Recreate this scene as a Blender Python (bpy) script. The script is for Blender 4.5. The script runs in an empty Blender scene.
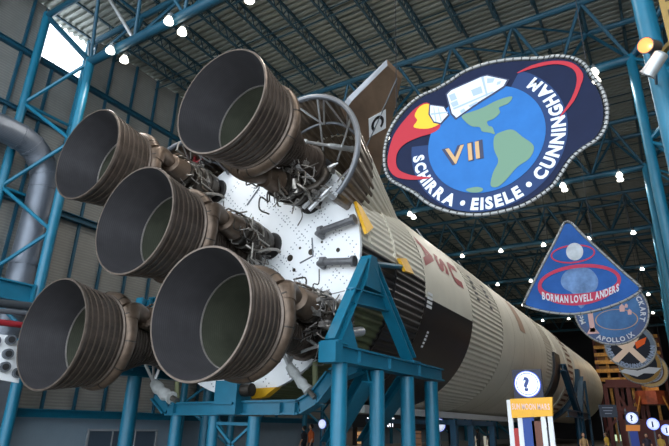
import bpy, math, random
import numpy as np
from mathutils import Vector, Matrix
random.seed(7)
SC = bpy.context.scene
COL = SC.collection
PI = math.pi
ZA = 7.6                       # height of the rocket axis (y = along the rocket, y=0 at nozzle exits)

# ------------------------------------------------------------------ camera
CAM = Vector((13.61, -9.87, 1.76)); FPX = 528.35
def camera_axes(yaw, pitch, roll):
    d = Vector((-math.sin(yaw)*math.cos(pitch), math.cos(yaw)*math.cos(pitch), math.sin(pitch)))
    r = Vector((math.cos(yaw), math.sin(yaw), 0)); u = r.cross(d)
    c, s = math.cos(roll), math.sin(roll)
    return c*r + s*u, -s*r + c*u, d
RX, UX, DX = camera_axes(math.radians(31.863), math.radians(20.728), math.radians(1.52))
def bp(x, y, ax, val):         # a measured sight line met with a world plane (axis ax = val)
    v = DX*FPX + RX*(x-334.5) - UX*(y-223)
    return CAM + v*((val-CAM[ax])/v[ax])
cd = bpy.data.cameras.new('camera'); co = bpy.data.objects.new('camera', cd); COL.objects.link(co)
cd.sensor_width = 36; cd.lens = FPX*36/669; cd.clip_end = 500; cd.clip_start = .05
co.matrix_world = Matrix(((RX.x, UX.x, -DX.x, CAM.x), (RX.y, UX.y, -DX.y, CAM.y), (RX.z, UX.z, -DX.z, CAM.z), (0, 0, 0, 1)))
SC.camera = co

# ------------------------------------------------------------------ materials
def lin(c):
    return tuple(((v/255)/12.92 if v/255 <= .04045 else ((v/255+.055)/1.055)**2.4) for v in c)
MATS = {}
def mat(name, rgb, rough=.5, metal=0., var=.0, scale=4., bump=0., emit=None, es=0., coord='Object', stretch=(1, 1, 1), spec=.5):
    if name in MATS: return MATS[name]
    m = bpy.data.materials.new(name); m.use_nodes = True; nt = m.node_tree; N = nt.nodes; L = nt.links
    b = N['Principled BSDF']; c = lin(rgb)
    b.inputs['Base Color'].default_value = (*c, 1); b.inputs['Roughness'].default_value = rough; b.inputs['Metallic'].default_value = metal
    b.inputs['Specular IOR Level'].default_value = spec
    if emit is not None:
        b.inputs['Emission Color'].default_value = (*lin(emit), 1); b.inputs['Emission Strength'].default_value = es
    if var > 0 or bump > 0:
        tc = N.new('ShaderNodeTexCoord'); mp = N.new('ShaderNodeMapping'); mp.inputs['Scale'].default_value = stretch
        nz = N.new('ShaderNodeTexNoise'); nz.inputs['Scale'].default_value = scale; nz.inputs['Detail'].default_value = 5; nz.inputs['Roughness'].default_value = .6
        L.new(tc.outputs[coord], mp.inputs[0]); L.new(mp.outputs[0], nz.inputs['Vector'])
        if var > 0:
            r = N.new('ShaderNodeValToRGB'); r.color_ramp.elements[0].position = .3; r.color_ramp.elements[1].position = .7
            r.color_ramp.elements[0].color = (*[x*(1-var) for x in c], 1); r.color_ramp.elements[1].color = (*[min(1, x*(1+var)) for x in c], 1)
            L.new(nz.outputs['Fac'], r.inputs[0]); L.new(r.outputs[0], b.inputs['Base Color'])
        if bump > 0:
            bu = N.new('ShaderNodeBump'); bu.inputs['Strength'].default_value = bump; bu.inputs['Distance'].default_value = .05
            L.new(nz.outputs['Fac'], bu.inputs['Height']); L.new(bu.outputs[0], b.inputs['Normal'])
    MATS[name] = m
    return m
def banded(name, rgb, dark, axis, scale, rough=.5, metal=0., var=.15, bump=.4, prof='SIN'):
    """a surface with fine parallel ribs across one object axis, and soft wear"""
    m = mat(name, rgb, rough, metal, var, 1.3)
    nt = m.node_tree; N = nt.nodes; L = nt.links; b = N['Principled BSDF']
    tc = N.new('ShaderNodeTexCoord'); w = N.new('ShaderNodeTexWave'); w.bands_direction = axis; w.wave_profile = prof
    w.inputs['Scale'].default_value = scale
    L.new(tc.outputs['Object'], w.inputs['Vector'])
    mx = N.new('ShaderNodeMix'); mx.data_type = 'RGBA'
    src = b.inputs['Base Color'].links[0].from_socket
    L.new(src, mx.inputs[6]); mx.inputs[7].default_value = (*lin(dark), 1)
    mr = N.new('ShaderNodeMath'); mr.operation = 'MULTIPLY'; mr.inputs[1].default_value = .6
    L.new(w.outputs['Fac'], mr.inputs[0]); L.new(mr.outputs[0], mx.inputs[0]); L.new(mx.outputs[2], b.inputs['Base Color'])
    bu = N.new('ShaderNodeBump'); bu.inputs['Strength'].default_value = bump; bu.inputs['Distance'].default_value = .03
    L.new(w.outputs['Fac'], bu.inputs['Height']); L.new(bu.outputs[0], b.inputs['Normal'])
    return m
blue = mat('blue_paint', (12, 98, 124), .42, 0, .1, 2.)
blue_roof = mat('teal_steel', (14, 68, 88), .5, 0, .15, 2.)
joist_m = mat('joist_steel', (24, 58, 70), .65)
deck_m = mat('roof_deck', (138, 141, 134), .55, .3, .14, .25)
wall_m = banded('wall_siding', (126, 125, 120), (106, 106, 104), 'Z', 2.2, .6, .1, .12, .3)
wallp_m = mat('wall_panel', (128, 146, 160), .5, 0, .05, 1.)
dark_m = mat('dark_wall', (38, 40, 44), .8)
floor_m = mat('floor_grey', (120, 118, 114), .35, 0, .12, .6)
nozzle_m = mat('nozzle_outer', (78, 68, 61), .46, .55, .35, 3., .15, stretch=(1, .35, 1))
rib_m = mat('nozzle_band', (98, 86, 77), .42, .6, .25, 4.)
inner_m = banded('nozzle_inner', (68, 66, 68), (58, 56, 58), 'Y', 5., .5, .45, .22, .06)
tube_m = banded('tube_wall', (70, 72, 60), (58, 60, 50), 'Y', 5., .5, .4, .35, .08)
rim_m = mat('rim_metal', (150, 144, 138), .4, .7, .2, 5.)
manif_m = mat('manifold_brown', (98, 82, 69), .45, .55, .3, 3., .1)
pump_m = mat('engine_dark', (62, 56, 50), .42, .6, .4, 5., .2)
pipe_m = mat('engine_pipe', (140, 134, 126), .32, .8, .3, 6.)
tangle_m = mat('wiring_grey', (132, 127, 122), .4, .5, .5, 6.)
hose_m = mat('hose_black', (48, 44, 42), .5, .2, .4, 8.)
chrome_m = mat('actuator_metal', (196, 196, 196), .3, .7, .1, 5.)
white_m = mat('white_paint', (238, 239, 240), .5, 0, .03, .7)
cream_m = mat('cream_paint', (216, 210, 194), .5, 0, .06, .6)
black_m = mat('black_paint', (26, 22, 20), .36, 0, .25, .9)
olive_m = mat('green_primer', (92, 98, 66), .55, .1, .2, 2.)
seam_m = mat('panel_seam', (150, 152, 158), .6)
red_m = mat('red_paint', (140, 26, 36), .5)
tan_m = mat('tan_paint', (170, 140, 118), .6)
yellow_m = mat('yellow_paint', (226, 170, 28), .45, 0, .1, 3.)
fin_m = mat('fin_titanium', (142, 116, 94), .36, .45, .3, .8, .05, stretch=(1, .5, 1))
fin2_m = mat('fin_edge', (136, 138, 142), .4, .5, .1, 2.)
brownfair_m = mat('fairing_brown', (112, 98, 84), .36, .5, .35, 1.6, .1)
hoop_m = mat('hoop_grey', (104, 106, 110), .4, .5, .1, 3.)
duct_m = banded('duct_grey', (108, 113, 122), (88, 94, 102), 'Z', 6., .4, .5, .1, .2)
rubber_m = mat('rubber_black', (20, 20, 22), .6)
grey_m = mat('grey_steel', (96, 100, 106), .45, .3, .1, 3.)
lampg_m = mat('lamp_glass', (255, 252, 240), .3, emit=(255, 250, 236), es=5.)
lampm_m = mat('lamp_housing', (170, 172, 172), .4, .6)
spotg_m = mat('spot_glow', (240, 120, 40), .3, emit=(255, 96, 20), es=.6)

# ------------------------------------------------------------------ mesh building
OFF = {}
class MB:
    def __init__(s): s.v = []; s.f = []; s.m = []
    def add(s, vs, fs, mi=0):
        o = len(s.v); s.v += [tuple(v) for v in vs]; s.f += [tuple(i+o for i in f) for f in fs]; s.m += [mi]*len(fs); return s
    def box(s, c, d, rot=None, mi=0):
        h = Vector(d)/2; vs = []
        for x in (-1, 1):
            for y in (-1, 1):
                for z in (-1, 1):
                    p = Vector((x*h.x, y*h.y, z*h.z)); vs.append(Vector(c) + (rot @ p if rot else p))
        return s.add(vs, [(0, 1, 3, 2), (4, 6, 7, 5), (0, 4, 5, 1), (2, 3, 7, 6), (0, 2, 6, 4), (1, 5, 7, 3)], mi)
    def bar(s, a, b, w, h, up=(0, 0, 1), mi=0):      # rectangular bar from a to b, w across, h along up
        a = Vector(a); b = Vector(b); t = (b-a).normalized(); u = Vector(up); sd = t.cross(u)
        if sd.length < 1e-4: sd = t.cross(Vector((1, 0, 0)))
        sd.normalize(); u = sd.cross(t)
        vs = [p + sd*x*w/2 + u*y*h/2 for p in (a, b) for x, y in ((-1, -1), (1, -1), (1, 1), (-1, 1))]
        return s.add(vs, [(0, 3, 2, 1), (4, 5, 6, 7), (0, 1, 5, 4), (1, 2, 6, 5), (2, 3, 7, 6), (3, 0, 4, 7)], mi)
    def ibeam(s, a, b, w, h, tk=.05, up=(0, 0, 1)):
        a = Vector(a); b = Vector(b); t = (b-a).normalized(); u = Vector(up); u = (u - t*u.dot(t)).normalized()
        s.bar(a+u*(h-tk)/2, b+u*(h-tk)/2, w, tk, u); s.bar(a-u*(h-tk)/2, b-u*(h-tk)/2, w, tk, u)
        return s.bar(a, b, tk*1.2, h-tk*2, u)
    def tube(s, pts, r, n=10, mi=0, cap=True):
        pts = [Vector(p) for p in pts]; rs = r if isinstance(r, (list, tuple)) else [r]*len(pts)
        ref = None; vs = []
        for i, p in enumerate(pts):
            t = (pts[min(i+1, len(pts)-1)] - pts[max(i-1, 0)]).normalized()
            if ref is None:
                ref = t.cross(Vector((0, 0, 1)));
                if ref.length < .05: ref = t.cross(Vector((1, 0, 0)))
            ref = (ref - t*ref.dot(t)).normalized(); o = t.cross(ref)
            vs += [p + (ref*math.cos(a) + o*math.sin(a))*rs[i] for a in [2*PI*k/n for k in range(n)]]
        fs = [(i*n+k, i*n+(k+1) % n, (i+1)*n+(k+1) % n, (i+1)*n+k) for i in range(len(pts)-1) for k in range(n)]
        if cap: fs += [tuple(range(n-1, -1, -1)), tuple(range((len(pts)-1)*n, len(pts)*n))]
        return s.add(vs, fs, mi)
    def lathe(s, prof, c=(0, 0, 0), n=64, mi=0, a0=0, a1=2*PI, mis=None):   # profile of (y, radius) about the +Y axis through c
        full = abs(a1-a0-2*PI) < 1e-6; k = n if full else n+1; vs = []
        for (y, r) in prof:
            for i in range(k):
                a = a0+(a1-a0)*i/n; vs.append((c[0]+r*math.cos(a), c[1]+y, c[2]+r*math.sin(a)))
        for j in range(len(prof)-1):
            s.add([], [])
        o = len(s.v); s.v += vs
        for j in range(len(prof)-1):
            for i in range(n):
                i2 = (i+1) % k
                s.f.append((o+j*k+i, o+j*k+i2, o+(j+1)*k+i2, o+(j+1)*k+i)); s.m.append(mis[j] if mis else mi)
        return s
    def poly(s, pts, n, th, mi=0):                    # flat outline given thickness th along n
        pts = [Vector(p) for p in pts]; n = Vector(n).normalized()*th; k = len(pts)
        return s.add(pts + [p+n for p in pts], [tuple(range(k)), tuple(range(2*k-1, k-1, -1))] + [(i, i+k, (i+1) % k+k, (i+1) % k) for i in range(k)], mi)
    def sphere(s, c, r, n=12, mi=0, sc=(1, 1, 1)):
        c = Vector(c); vs = [c+Vector((0, 0, r*sc[2]))]
        for j in range(1, n//2):
            t = PI*j/(n//2)
            vs += [c+Vector((r*sc[0]*math.sin(t)*math.cos(2*PI*i/n), r*sc[1]*math.sin(t)*math.sin(2*PI*i/n), r*sc[2]*math.cos(t))) for i in range(n)]
        vs.append(c-Vector((0, 0, r*sc[2]))); m = n//2-1; fs = []
        for i in range(n):
            fs.append((0, 1+i, 1+(i+1) % n)); fs.append((len(vs)-1, 1+(m-1)*n+(i+1) % n, 1+(m-1)*n+i))
            for j in range(m-1): fs.append((1+j*n+i, 1+(j+1)*n+i, 1+(j+1)*n+(i+1) % n, 1+j*n+(i+1) % n))
        return s.add(vs, fs, mi)
    def build(s, name, mats, parent=None, smooth=True, origin=None, sharp=.6):
        off = OFF.get(parent.name, Vector((0, 0, 0))) if parent else Vector(origin or (0, 0, 0))
        me = bpy.data.meshes.new(name); me.from_pydata([Vector(v)-off for v in s.v], [], s.f)
        if not isinstance(mats, (list, tuple)): mats = [mats]
        for m in mats: me.materials.append(m)
        me.polygons.foreach_set('material_index', s.m)
        import bmesh
        bm = bmesh.new(); bm.from_mesh(me); bmesh.ops.recalc_face_normals(bm, faces=bm.faces); bm.to_mesh(me); bm.free()
        if smooth:
            me.polygons.foreach_set('use_smooth', [True]*len(me.polygons)); me.set_sharp_from_angle(angle=sharp)
        me.update()
        o = bpy.data.objects.new(name, me); COL.objects.link(o)
        if parent: o.parent = parent; OFF[o.name] = off
        else: o.location = off; OFF[o.name] = off
        return o
def tag(o, label, cat, group=None):
    o['label'] = label; o['category'] = cat
    if group: o['group'] = group
    return o
def thing(name, label, cat, loc, group=None):
    o = bpy.data.objects.new(name, None); COL.objects.link(o); o.empty_display_size = .3
    o.location = loc; OFF[o.name] = Vector(loc); return tag(o, label, cat, group)
def struct(o): o['kind'] = 'structure'; return o
def dup(root, loc=None, roty=None, label=None):
    r = root.copy(); COL.objects.link(r)
    if loc is not None: r.location = loc; OFF[r.name] = Vector(loc)
    if roty is not None: r.rotation_euler = (0, roty, 0)
    if label: r['label'] = label
    for ch in root.children:
        c = ch.copy(); COL.objects.link(c); c.parent = r; OFF[c.name] = OFF[r.name]
        for g in ch.children:
            d = g.copy(); COL.objects.link(d); d.parent = c
    return r
_gc = {}
def glyphs(ch, bold=.0):
    """outline of a character as (verts2d, faces, advance), built from Blender's own font, 1 unit high capitals"""
    if (ch, bold) in _gc: return _gc[(ch, bold)]
    cu = bpy.data.curves.new('g', 'FONT'); cu.body = ch; cu.size = 1.; cu.resolution_u = 3; cu.offset = bold
    ob = bpy.data.objects.new('g', cu); COL.objects.link(ob); bpy.context.view_layer.update()
    me = ob.evaluated_get(bpy.context.evaluated_depsgraph_get()).to_mesh()
    vs = [(v.co.x, v.co.y) for v in me.vertices]; fs = [tuple(p.vertices) for p in me.polygons]
    ob.to_mesh_clear(); bpy.data.objects.remove(ob); bpy.data.curves.remove(cu)
    if vs:
        x0 = min(v[0] for v in vs); x1 = max(v[0] for v in vs); H = .72
        vs = [((v[0]-x0)/H, v[1]/H) for v in vs]; adv = (x1-x0)/H+.16
    else: adv = .42
    _gc[(ch, bold)] = (vs, fs, adv); return _gc[(ch, bold)]
def text_flat(mb, s, fn, size, bold=.02, mi=0, wide=1., center=True):
    """letters laid by fn(u, v) -> 3D point; u runs along the line"""
    tot = sum(glyphs(c, bold)[2] for c in s)*size*wide; u = -tot/2 if center else 0
    for c in s:
        vs, fs, adv = glyphs(c, bold)
        if vs: mb.add([fn(u+x*size*wide, y*size) for x, y in vs], fs, mi)
        u += adv*size*wide
    return tot
def curve_pts(pts, n=6):
    """Catmull-Rom through pts"""
    P = [Vector(p) for p in pts]; P = [P[0]*2-P[1]] + P + [P[-1]*2-P[-2]]; out = []
    for i in range(1, len(P)-2):
        for k in range(n):
            t = k/n; a, b, c, d = P[i-1:i+3]
            out.append(.5*((2*b)+(c-a)*t+(2*a-5*b+4*c-d)*t*t+(3*b-a-3*c+d)*t**3))
    return out+[P[-2]]
def closed_curve(pts, n=5):
    P = [Vector(p) for p in pts]; k = len(P); out = []
    for i in range(k):
        a, b, c, d = P[i-1], P[i], P[(i+1) % k], P[(i+2) % k]
        for j in range(n):
            t = j/n; out.append(.5*((2*b)+(c-a)*t+(2*a-5*b+4*c-d)*t*t+(3*b-a-3*c+d)*t**3))
    return out

# ================================================================== SETTING
TY = [2.0, 14.5, 27.1, 39.8, 52.5, 65.2, 78.0, 91.0]      # roof frames
XL, XR = -8.1, 14.5
ZD = 22.0
struct(MB().box((12, 45, -.1), (60, 150, .2)).build('floor', floor_m, smooth=False))
# ribbed steel roof deck
d = MB(); p = .36; y = -14.; prof = []
while y < 112:
    prof += [(y, ZD), (y+.15, ZD), (y+.18, ZD+.15), (y+.33, ZD+.15)]; y += p
vs = []; fs = []
for (yy, zz) in prof: vs += [(-12.2, yy, zz), (40, yy, zz)]
for i in range(len(prof)-1): fs.append((2*i, 2*i+1, 2*i+3, 2*i+2))
d.add(vs, fs); d.box((14, 49, ZD+.34), (52.4, 126, .12))
ceiling = struct(d.build('ceiling', deck_m, smooth=False))
# open-web joists that hang under the deck, each a line along the hall
def joist(x):
    m = MB(); ys = [-12.0] + [t for t in TY] + [104]
    m.bar((x, -12, ZD-.05), (x, 104, ZD-.05), .13, .08)
    for a, b in zip(ys[:-1], ys[1:]):
        a2 = a+2.0; b2 = b-2.0
        m.bar((x, a2, ZD-.72), (x, b2, ZD-.72), .12, .07)
        n = max(2, int((b-a-2.8)/.62)); st = (b-a-2.8)/n
        if a > 45: n = max(2, n//3); st = (b-a-2.8)/n
        for k in range(n):
            y0 = a+1.4+k*st
            m.bar((x, y0, ZD-.08), (x, y0+st/2, ZD-.7), .035, .05, (1, 0, 0)); m.bar((x, y0+st/2, ZD-.7), (x, y0+st, ZD-.08), .035, .05, (1, 0, 0))
    return m.build('roof_joist', joist_m, ceiling, smooth=False)
xj = 1.55-1.86*7
while xj < 24: joist(xj); xj += 1.86
for a, b in zip([-10.6]+TY[:-1], TY):                     # bridging bars across the joists
    for k in (1, 2, 3):
        yy = a+(b-a)*k/4
        MB().bar((-11.6, yy, ZD-.68), (25, yy, ZD-.68), .06, .06).bar((-11.6, yy, ZD-.16), (25, yy, ZD-.16), .05, .05).build('bridging_bar', joist_m, ceiling, smooth=False)
XW = -11.35
# left wall with its clerestory opening (y .85..4.0, z 18.95..22)
w = MB()
def wq(y0, y1, z0, z1): w.box((XW-.1, (y0+y1)/2, (z0+z1)/2), (.2, y1-y0, z1-z0))
wq(-14, .85, 1.72, ZD); wq(.85, 4.0, 1.72, 18.95); wq(4.0, 112, 1.72, ZD)
wall_l = struct(w.build('wall_left', wall_m, smooth=False))
MB().box((XW-.08, 49, .86), (.2, 126, 1.72)).build('lower_panel', wallp_m, wall_l, smooth=False)
for z, s in ((18.76, .26), (15.6, .2), (11.25, .34), (7.2, .26), (4.4, .2), (1.85, .36)):
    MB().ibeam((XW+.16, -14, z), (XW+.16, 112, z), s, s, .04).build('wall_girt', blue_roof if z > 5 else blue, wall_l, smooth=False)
yy = -1.4
while yy < 24:
    if not (1.0 < yy < 3.9):
        MB().bar((XW+.08, yy, 1.9), (XW+.08, yy, ZD), .12, .14, (1, 0, 0)).build('wall_stud', blue_roof, wall_l, smooth=False)
    else:
        MB().bar((XW+.08, yy, 1.9), (XW+.08, yy, 19), .12, .14, (1, 0, 0)).build('wall_stud', blue_roof, wall_l, smooth=False)
    yy += 1.62
win = struct(MB().box((XW-.1, .89, 20.5), (.16, .08, 3.)).box((XW-.1, 3.96, 20.5), (.16, .08, 3.)).box((XW-.1, 2.42, 18.99), (.16, 3.1, .08)).build('window_1', blue_roof, smooth=False))
glass = bpy.data.materials.new('window_glass'); glass.use_nodes = True
gb = glass.node_tree.nodes['Principled BSDF']; gb.inputs['Transmission Weight'].default_value = 1; gb.inputs['Roughness'].default_value = .0; gb.inputs['IOR'].default_value = 1.01
MB().box((XW-.1, 2.42, 20.5), (.01, 3.05, 3.0)).build('pane', glass, win, smooth=False)
# glazed service door low in the left wall
P = [bp(88, 430, 0, XW), bp(156, 431, 0, XW)]
y0, y1 = P[0].y, P[1].y; zt = P[0].z
dr = MB().bar((XW+.06, y0, 0), (XW+.06, y0, zt), .1, .1, (1, 0, 0)).bar((XW+.06, y1, 0), (XW+.06, y1, zt), .1, .1, (1, 0, 0)).bar((XW+.06, y0-.05, zt), (XW+.06, y1+.05, zt), .1, .1)
for k in (1, 2): dr.bar((XW+.06, y0+(y1-y0)*k/3, 0), (XW+.06, y0+(y1-y0)*k/3, zt), .06, .06, (1, 0, 0))
door = struct(dr.build('door_1', mat('door_frame', (150, 154, 158), .5), smooth=False))
MB().box((XW+.03, (y0+y1)/2, zt/2), (.02, y1-y0-.1, zt-.05)).build('door_panel', mat('door_dark', (70, 84, 98), .3), door, smooth=False)
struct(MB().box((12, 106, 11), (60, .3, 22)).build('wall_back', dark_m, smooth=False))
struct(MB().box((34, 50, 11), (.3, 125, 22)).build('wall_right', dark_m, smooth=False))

# ================================================================== ROOF FRAMES
def ordn(i): return ['nearest', 'second nearest', 'third nearest', 'fourth nearest', 'fifth nearest', 'sixth nearest', 'seventh nearest', 'farthest'][i]
NP = 7; PX = (XR-XL)/NP
for i, ty in enumerate(TY):
    t = thing('roof_truss', ordn(i)+' teal triangular truss spanning the hall under the ribbed roof', 'roof truss', ((XL+XR)/2, ty, 18), 'teal roof trusses')
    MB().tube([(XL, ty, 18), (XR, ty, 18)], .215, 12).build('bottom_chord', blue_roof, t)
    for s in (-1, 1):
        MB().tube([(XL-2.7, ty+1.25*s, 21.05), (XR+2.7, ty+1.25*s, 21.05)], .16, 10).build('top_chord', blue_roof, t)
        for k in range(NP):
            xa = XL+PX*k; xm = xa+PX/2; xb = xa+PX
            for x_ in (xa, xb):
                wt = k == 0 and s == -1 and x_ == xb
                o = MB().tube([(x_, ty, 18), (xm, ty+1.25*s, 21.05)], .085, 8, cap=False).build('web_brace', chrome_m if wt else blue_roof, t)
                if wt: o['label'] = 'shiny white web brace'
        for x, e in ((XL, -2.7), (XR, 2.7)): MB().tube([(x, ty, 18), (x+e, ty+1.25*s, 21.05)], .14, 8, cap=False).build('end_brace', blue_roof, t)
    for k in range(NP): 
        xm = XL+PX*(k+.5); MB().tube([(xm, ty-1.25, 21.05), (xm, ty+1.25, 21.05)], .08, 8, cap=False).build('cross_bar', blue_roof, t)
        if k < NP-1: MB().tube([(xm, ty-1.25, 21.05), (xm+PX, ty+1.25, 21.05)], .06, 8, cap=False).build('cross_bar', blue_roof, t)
    for sd, x, e in (('left', XL, -2.7), ('right', XR, 2.7)):
        c = thing('lattice_column', 'blue lattice pipe column of the %s roof frame on the %s side of the hall' % (ordn(i), sd), 'column', (x, ty, 0), 'blue lattice columns')
        cm = blue
        MB().tube([(x, ty, 0), (x, ty, 18.15)], .215, 14).build('inner_pipe', cm, c)
        for s in (-1, 1):
            MB().tube([(x+e, ty+1.25*s, 0), (x+e, ty+1.25*s, 21.2)], .2 if s < 0 else .17, 12).build('outer_pipe', cm, c)
            zi = 18.
            while zi > 2.4:
                zo = zi-2.2
                MB().tube([(x, ty, zi), (x+e, ty+1.25*s, zo)], .085, 8, cap=False).build('lacing_bar', cm, c)
                if zo-2.2 > 0: MB().tube([(x+e, ty+1.25*s, zo), (x, ty, zo-2.2)], .085, 8, cap=False).build('lacing_bar', cm, c)
                zi -= 4.4
        zo = 15.8
        while zo > 1: MB().tube([(x+e, ty-1.25, zo), (x+e, ty+1.25, zo)], .08, 8, cap=False).build('tie_bar', cm, c); zo -= 4.4
# service beam on the left column
sb = thing('service_beam', 'blue I-shaped beam running to the left column beside the lower left nozzle', 'beam', (XL, -2, 6.3))
MB().ibeam((XL-.05, -9, 6.35), (XL-.05, 1.7, 6.35), .5, .75, .07).build('girder', blue, sb, smooth=False)
MB().box((XL-.05, 1.74, 6.35), (.55, .06, .8)).build('end_plate', blue, sb, smooth=False)

# ================================================================== LAMPS
lamp0 = None
LX = [-5.95, -2.1, 1.7, 5.6, 9.4, 12.9]
def make_lamp(loc):
    x, y, z = loc
    t = thing('high_bay_lamp', '', 'lamp', (x, y, z+.35), 'high bay lamps under the trusses')
    MB().tube([(x, y+.3, z+.45), (x, y, z+.45), (x, y, z+.32)], .02, 6).build('bracket', lampm_m, t)
    MB().tube([(x, y, z+.34), (x, y, z+.3), (x, y, z+.16), (x, y, z+.13)], [.06, .1, .1, .14], 12).build('ballast_housing', lampm_m, t)
    m = MB(); n = 16; vs = []; prof = [(.09, .14), (.13, .08), (.18, 0), (.205, -.1), (.195, -.135), (.09, -.165), (0.001, -.17)]
    for r, h in prof: vs += [(x+r*math.cos(2*PI*k/n), y+r*math.sin(2*PI*k/n), z+h) for k in range(n)]
    m.add(vs, [(j*n+k, j*n+(k+1) % n, (j+1)*n+(k+1) % n, (j+1)*n+k) for j in range(len(prof)-1) for k in range(n)])
    m.build('glass_globe', lampg_m, t)
    return t
def add_light(loc, w):
    ld = bpy.data.lights.new('lamp_light', 'SPOT'); ld.energy = w; ld.color = (1, .96, .9); ld.shadow_soft_size = .25; ld.spot_size = 2.7; ld.spot_blend = .5
    lo = bpy.data.objects.new('lamp_light', ld); COL.objects.link(lo); lo.location = loc
XN = ['first', 'second', 'third', 'fourth', 'fifth', 'sixth']
LAMPW = 420.
for i, ty in enumerate(TY[:7]):
    for j, x in enumerate(LX):
        for s in ((-1, 1) if i < 3 else (0,)):
            loc = (x+.03*i, ty+(.38*s if s else -.34), 17.62)
            lab = '%swhite glowing high bay lamp, %s from the left under the %s teal truss' % ({-1: 'front ', 1: 'rear ', 0: ''}[s], XN[j], ordn(i))
            if lamp0 is None: lamp0 = make_lamp(loc); o = lamp0; o['label'] = lab
            else: o = dup(lamp0, (loc[0], loc[1], loc[2]+.35), None, lab)
        add_light((x+.03*i, ty, 17.2), LAMPW if i < 4 else LAMPW*.7)

# ================================================================== ROCKET
ROLL = math.radians(1.265)
rocket = thing('rocket_stage', 'huge white and black rocket first stage lying on blue stands', 'rocket', (0, 20, 2.5))
R0 = 5.0
def cyl(y, ang, r=R0): a = math.radians(ang); return Vector((r*math.cos(a), y, ZA+r*math.sin(a)))
# base plate
m = MB().lathe([(5.7, .001), (5.7, R0+.02), (5.86, R0+.02), (5.86, .001)], (0, 0, ZA), 120)
base = m.build('base_plate', white_m, rocket, sharp=.4)
sm = MB()
for k in range(-8, 9):                                    # panel joints with rivet rows
    o = k*.58
    L_ = math.sqrt(max(0, 4.9**2-o*o))
    for (ca, sa) in ((math.cos(.78), math.sin(.78)), (-math.sin(.78), math.cos(.78))):
        if k % 2: continue
        n = int(L_*2/.22)
        for q in range(n):
            u = -L_+.11+q*.22
            for dd in (-.07, .07): sm.box((u*ca-(o+dd)*sa, 5.693, ZA+u*sa+(o+dd)*ca), (.045, .012, .045))
sm.build('panel_seams', seam_m, base, smooth=False)
for (px, py, r) in ((290, 258, .13), (294, 270, .07), (247, 169, .06), (311, 252, .12), (338, 250, .08), (300, 248, .05), (322, 242, .05)):
    q = bp(px, py, 1, 5.69); MB().lathe([(0, .001), (-.01, r), (.04, r*1.05)], (q.x, 5.69, q.z), 16).build('vent_hole', pump_m, base)
for pts in (((247, 205), (259, 188), (259, 174)), ((300, 263), (313, 256), (312, 238)), ((257, 160), (271, 150), (280, 158))):
    MB().tube([bp(a, b, 1, 5.68) for a, b in pts], .03, 6).build('hatch_edge', grey_m, base)
# corrugated shells, colour by panel
def shell(name, y0, y1, ncor, amp, pick, mats, rings, r=R0, parent=rocket):
    vs = []; m = MB(); n = ncor*4
    for y in rings:
        for i in range(n):
            ph = i % 4; rr = r+(amp if ph in (1, 2) else 0); a = 2*PI*(i + (.15 if ph == 1 else -.15 if ph == 2 else 0))/n
            vs.append((rr*math.cos(a), y, ZA+rr*math.sin(a)))
    m.v = vs
    for j in range(len(rings)-1):
        for i in range(n):
            i2 = (i+1) % n; m.f.append((j*n+i, j*n+i2, (j+1)*n+i2, (j+1)*n+i))
            m.m.append(pick((i+.5)/n*360, (rings[j]+rings[j+1])/2))
    return m.build(name, mats, parent, smooth=False)
def pick_skirt(a, y):
    a = a if a < 180 else a-360
    if a > 2 or a < -150: return 0
    return 2 if a < -14 and y < 8.6 else 1
shell('aft_skirt', 5.86, 11.7, 116, .05, pick_skirt, [cream_m, black_m, olive_m], [5.86, 6.4, 7.4, 8.4, 9.4, 10.4, 11.7])
rg = MB()
for y in (6.45, 8.6): rg.lathe([(y-.03, R0), (y-.03, R0+.085), (y+.03, R0+.085), (y+.03, R0)], (0, 0, ZA), 160, 0, math.radians(4), math.radians(178))
rg.build('skirt_ring', cream_m, rocket)
rg = MB()
for y in (8.6,): rg.lathe([(y-.04, R0), (y-.04, R0+.08), (y+.04, R0+.08), (y+.04, R0)], (0, 0, ZA), 100, 0, math.radians(-75), math.radians(0))
rg.build('skirt_ring', black_m, rocket)
# smooth fuel tank with black roll panel
def tank(name, y0, y1, pick, mats, r=R0+.03):
    n = 180; m = MB(); ys = np.linspace(y0, y1, 7)
    for y in ys: m.v += [(r*math.cos(2*PI*i/n), y, ZA+r*math.sin(2*PI*i/n)) for i in range(n)]
    for j in range(6):
        for i in range(n): m.f.append((j*n+i, j*n+(i+1) % n, (j+1)*n+(i+1) % n, (j+1)*n+i)); m.m.append(pick(((i+.5)/n*360+180) % 360-180))
    return m.build(name, mats, rocket, sharp=1.)
tank('fuel_tank', 11.7, 18.4, lambda a: 1 if -92 < a < -5 else 0, [cream_m, black_m])
shell('intertank', 18.4, 24.6, 112, .05, lambda a, y: 0, [cream_m], [18.4, 20.2, 22.4, 24.6])
tank('oxidizer_tank', 24.6, 38.6, lambda a: 0, [cream_m])
rg = MB()
for y in (27.6, 30.5, 33.6, 36.5): rg.lathe([(y-.02, R0+.03), (y, R0+.037), (y+.02, R0+.03)], (0, 0, ZA), 140)
rg.build('weld_seam', mat('seam_cream', (182, 172, 152), .5), rocket)
shell('forward_skirt', 38.6, 42.0, 108, .06, lambda a, y: 0, [cream_m], [38.6, 40, 42.0])
MB().lathe([(41.9, R0+.06), (42.0, R0+.06), (42.3, R0-.4), (42.3, .001)], (0, 0, ZA), 96).build('forward_ring', cream_m, rocket)
MB().box((.9, 31, 2.42), (.8, 36, .34)).build('systems_tunnel', white_m, rocket)
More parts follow.
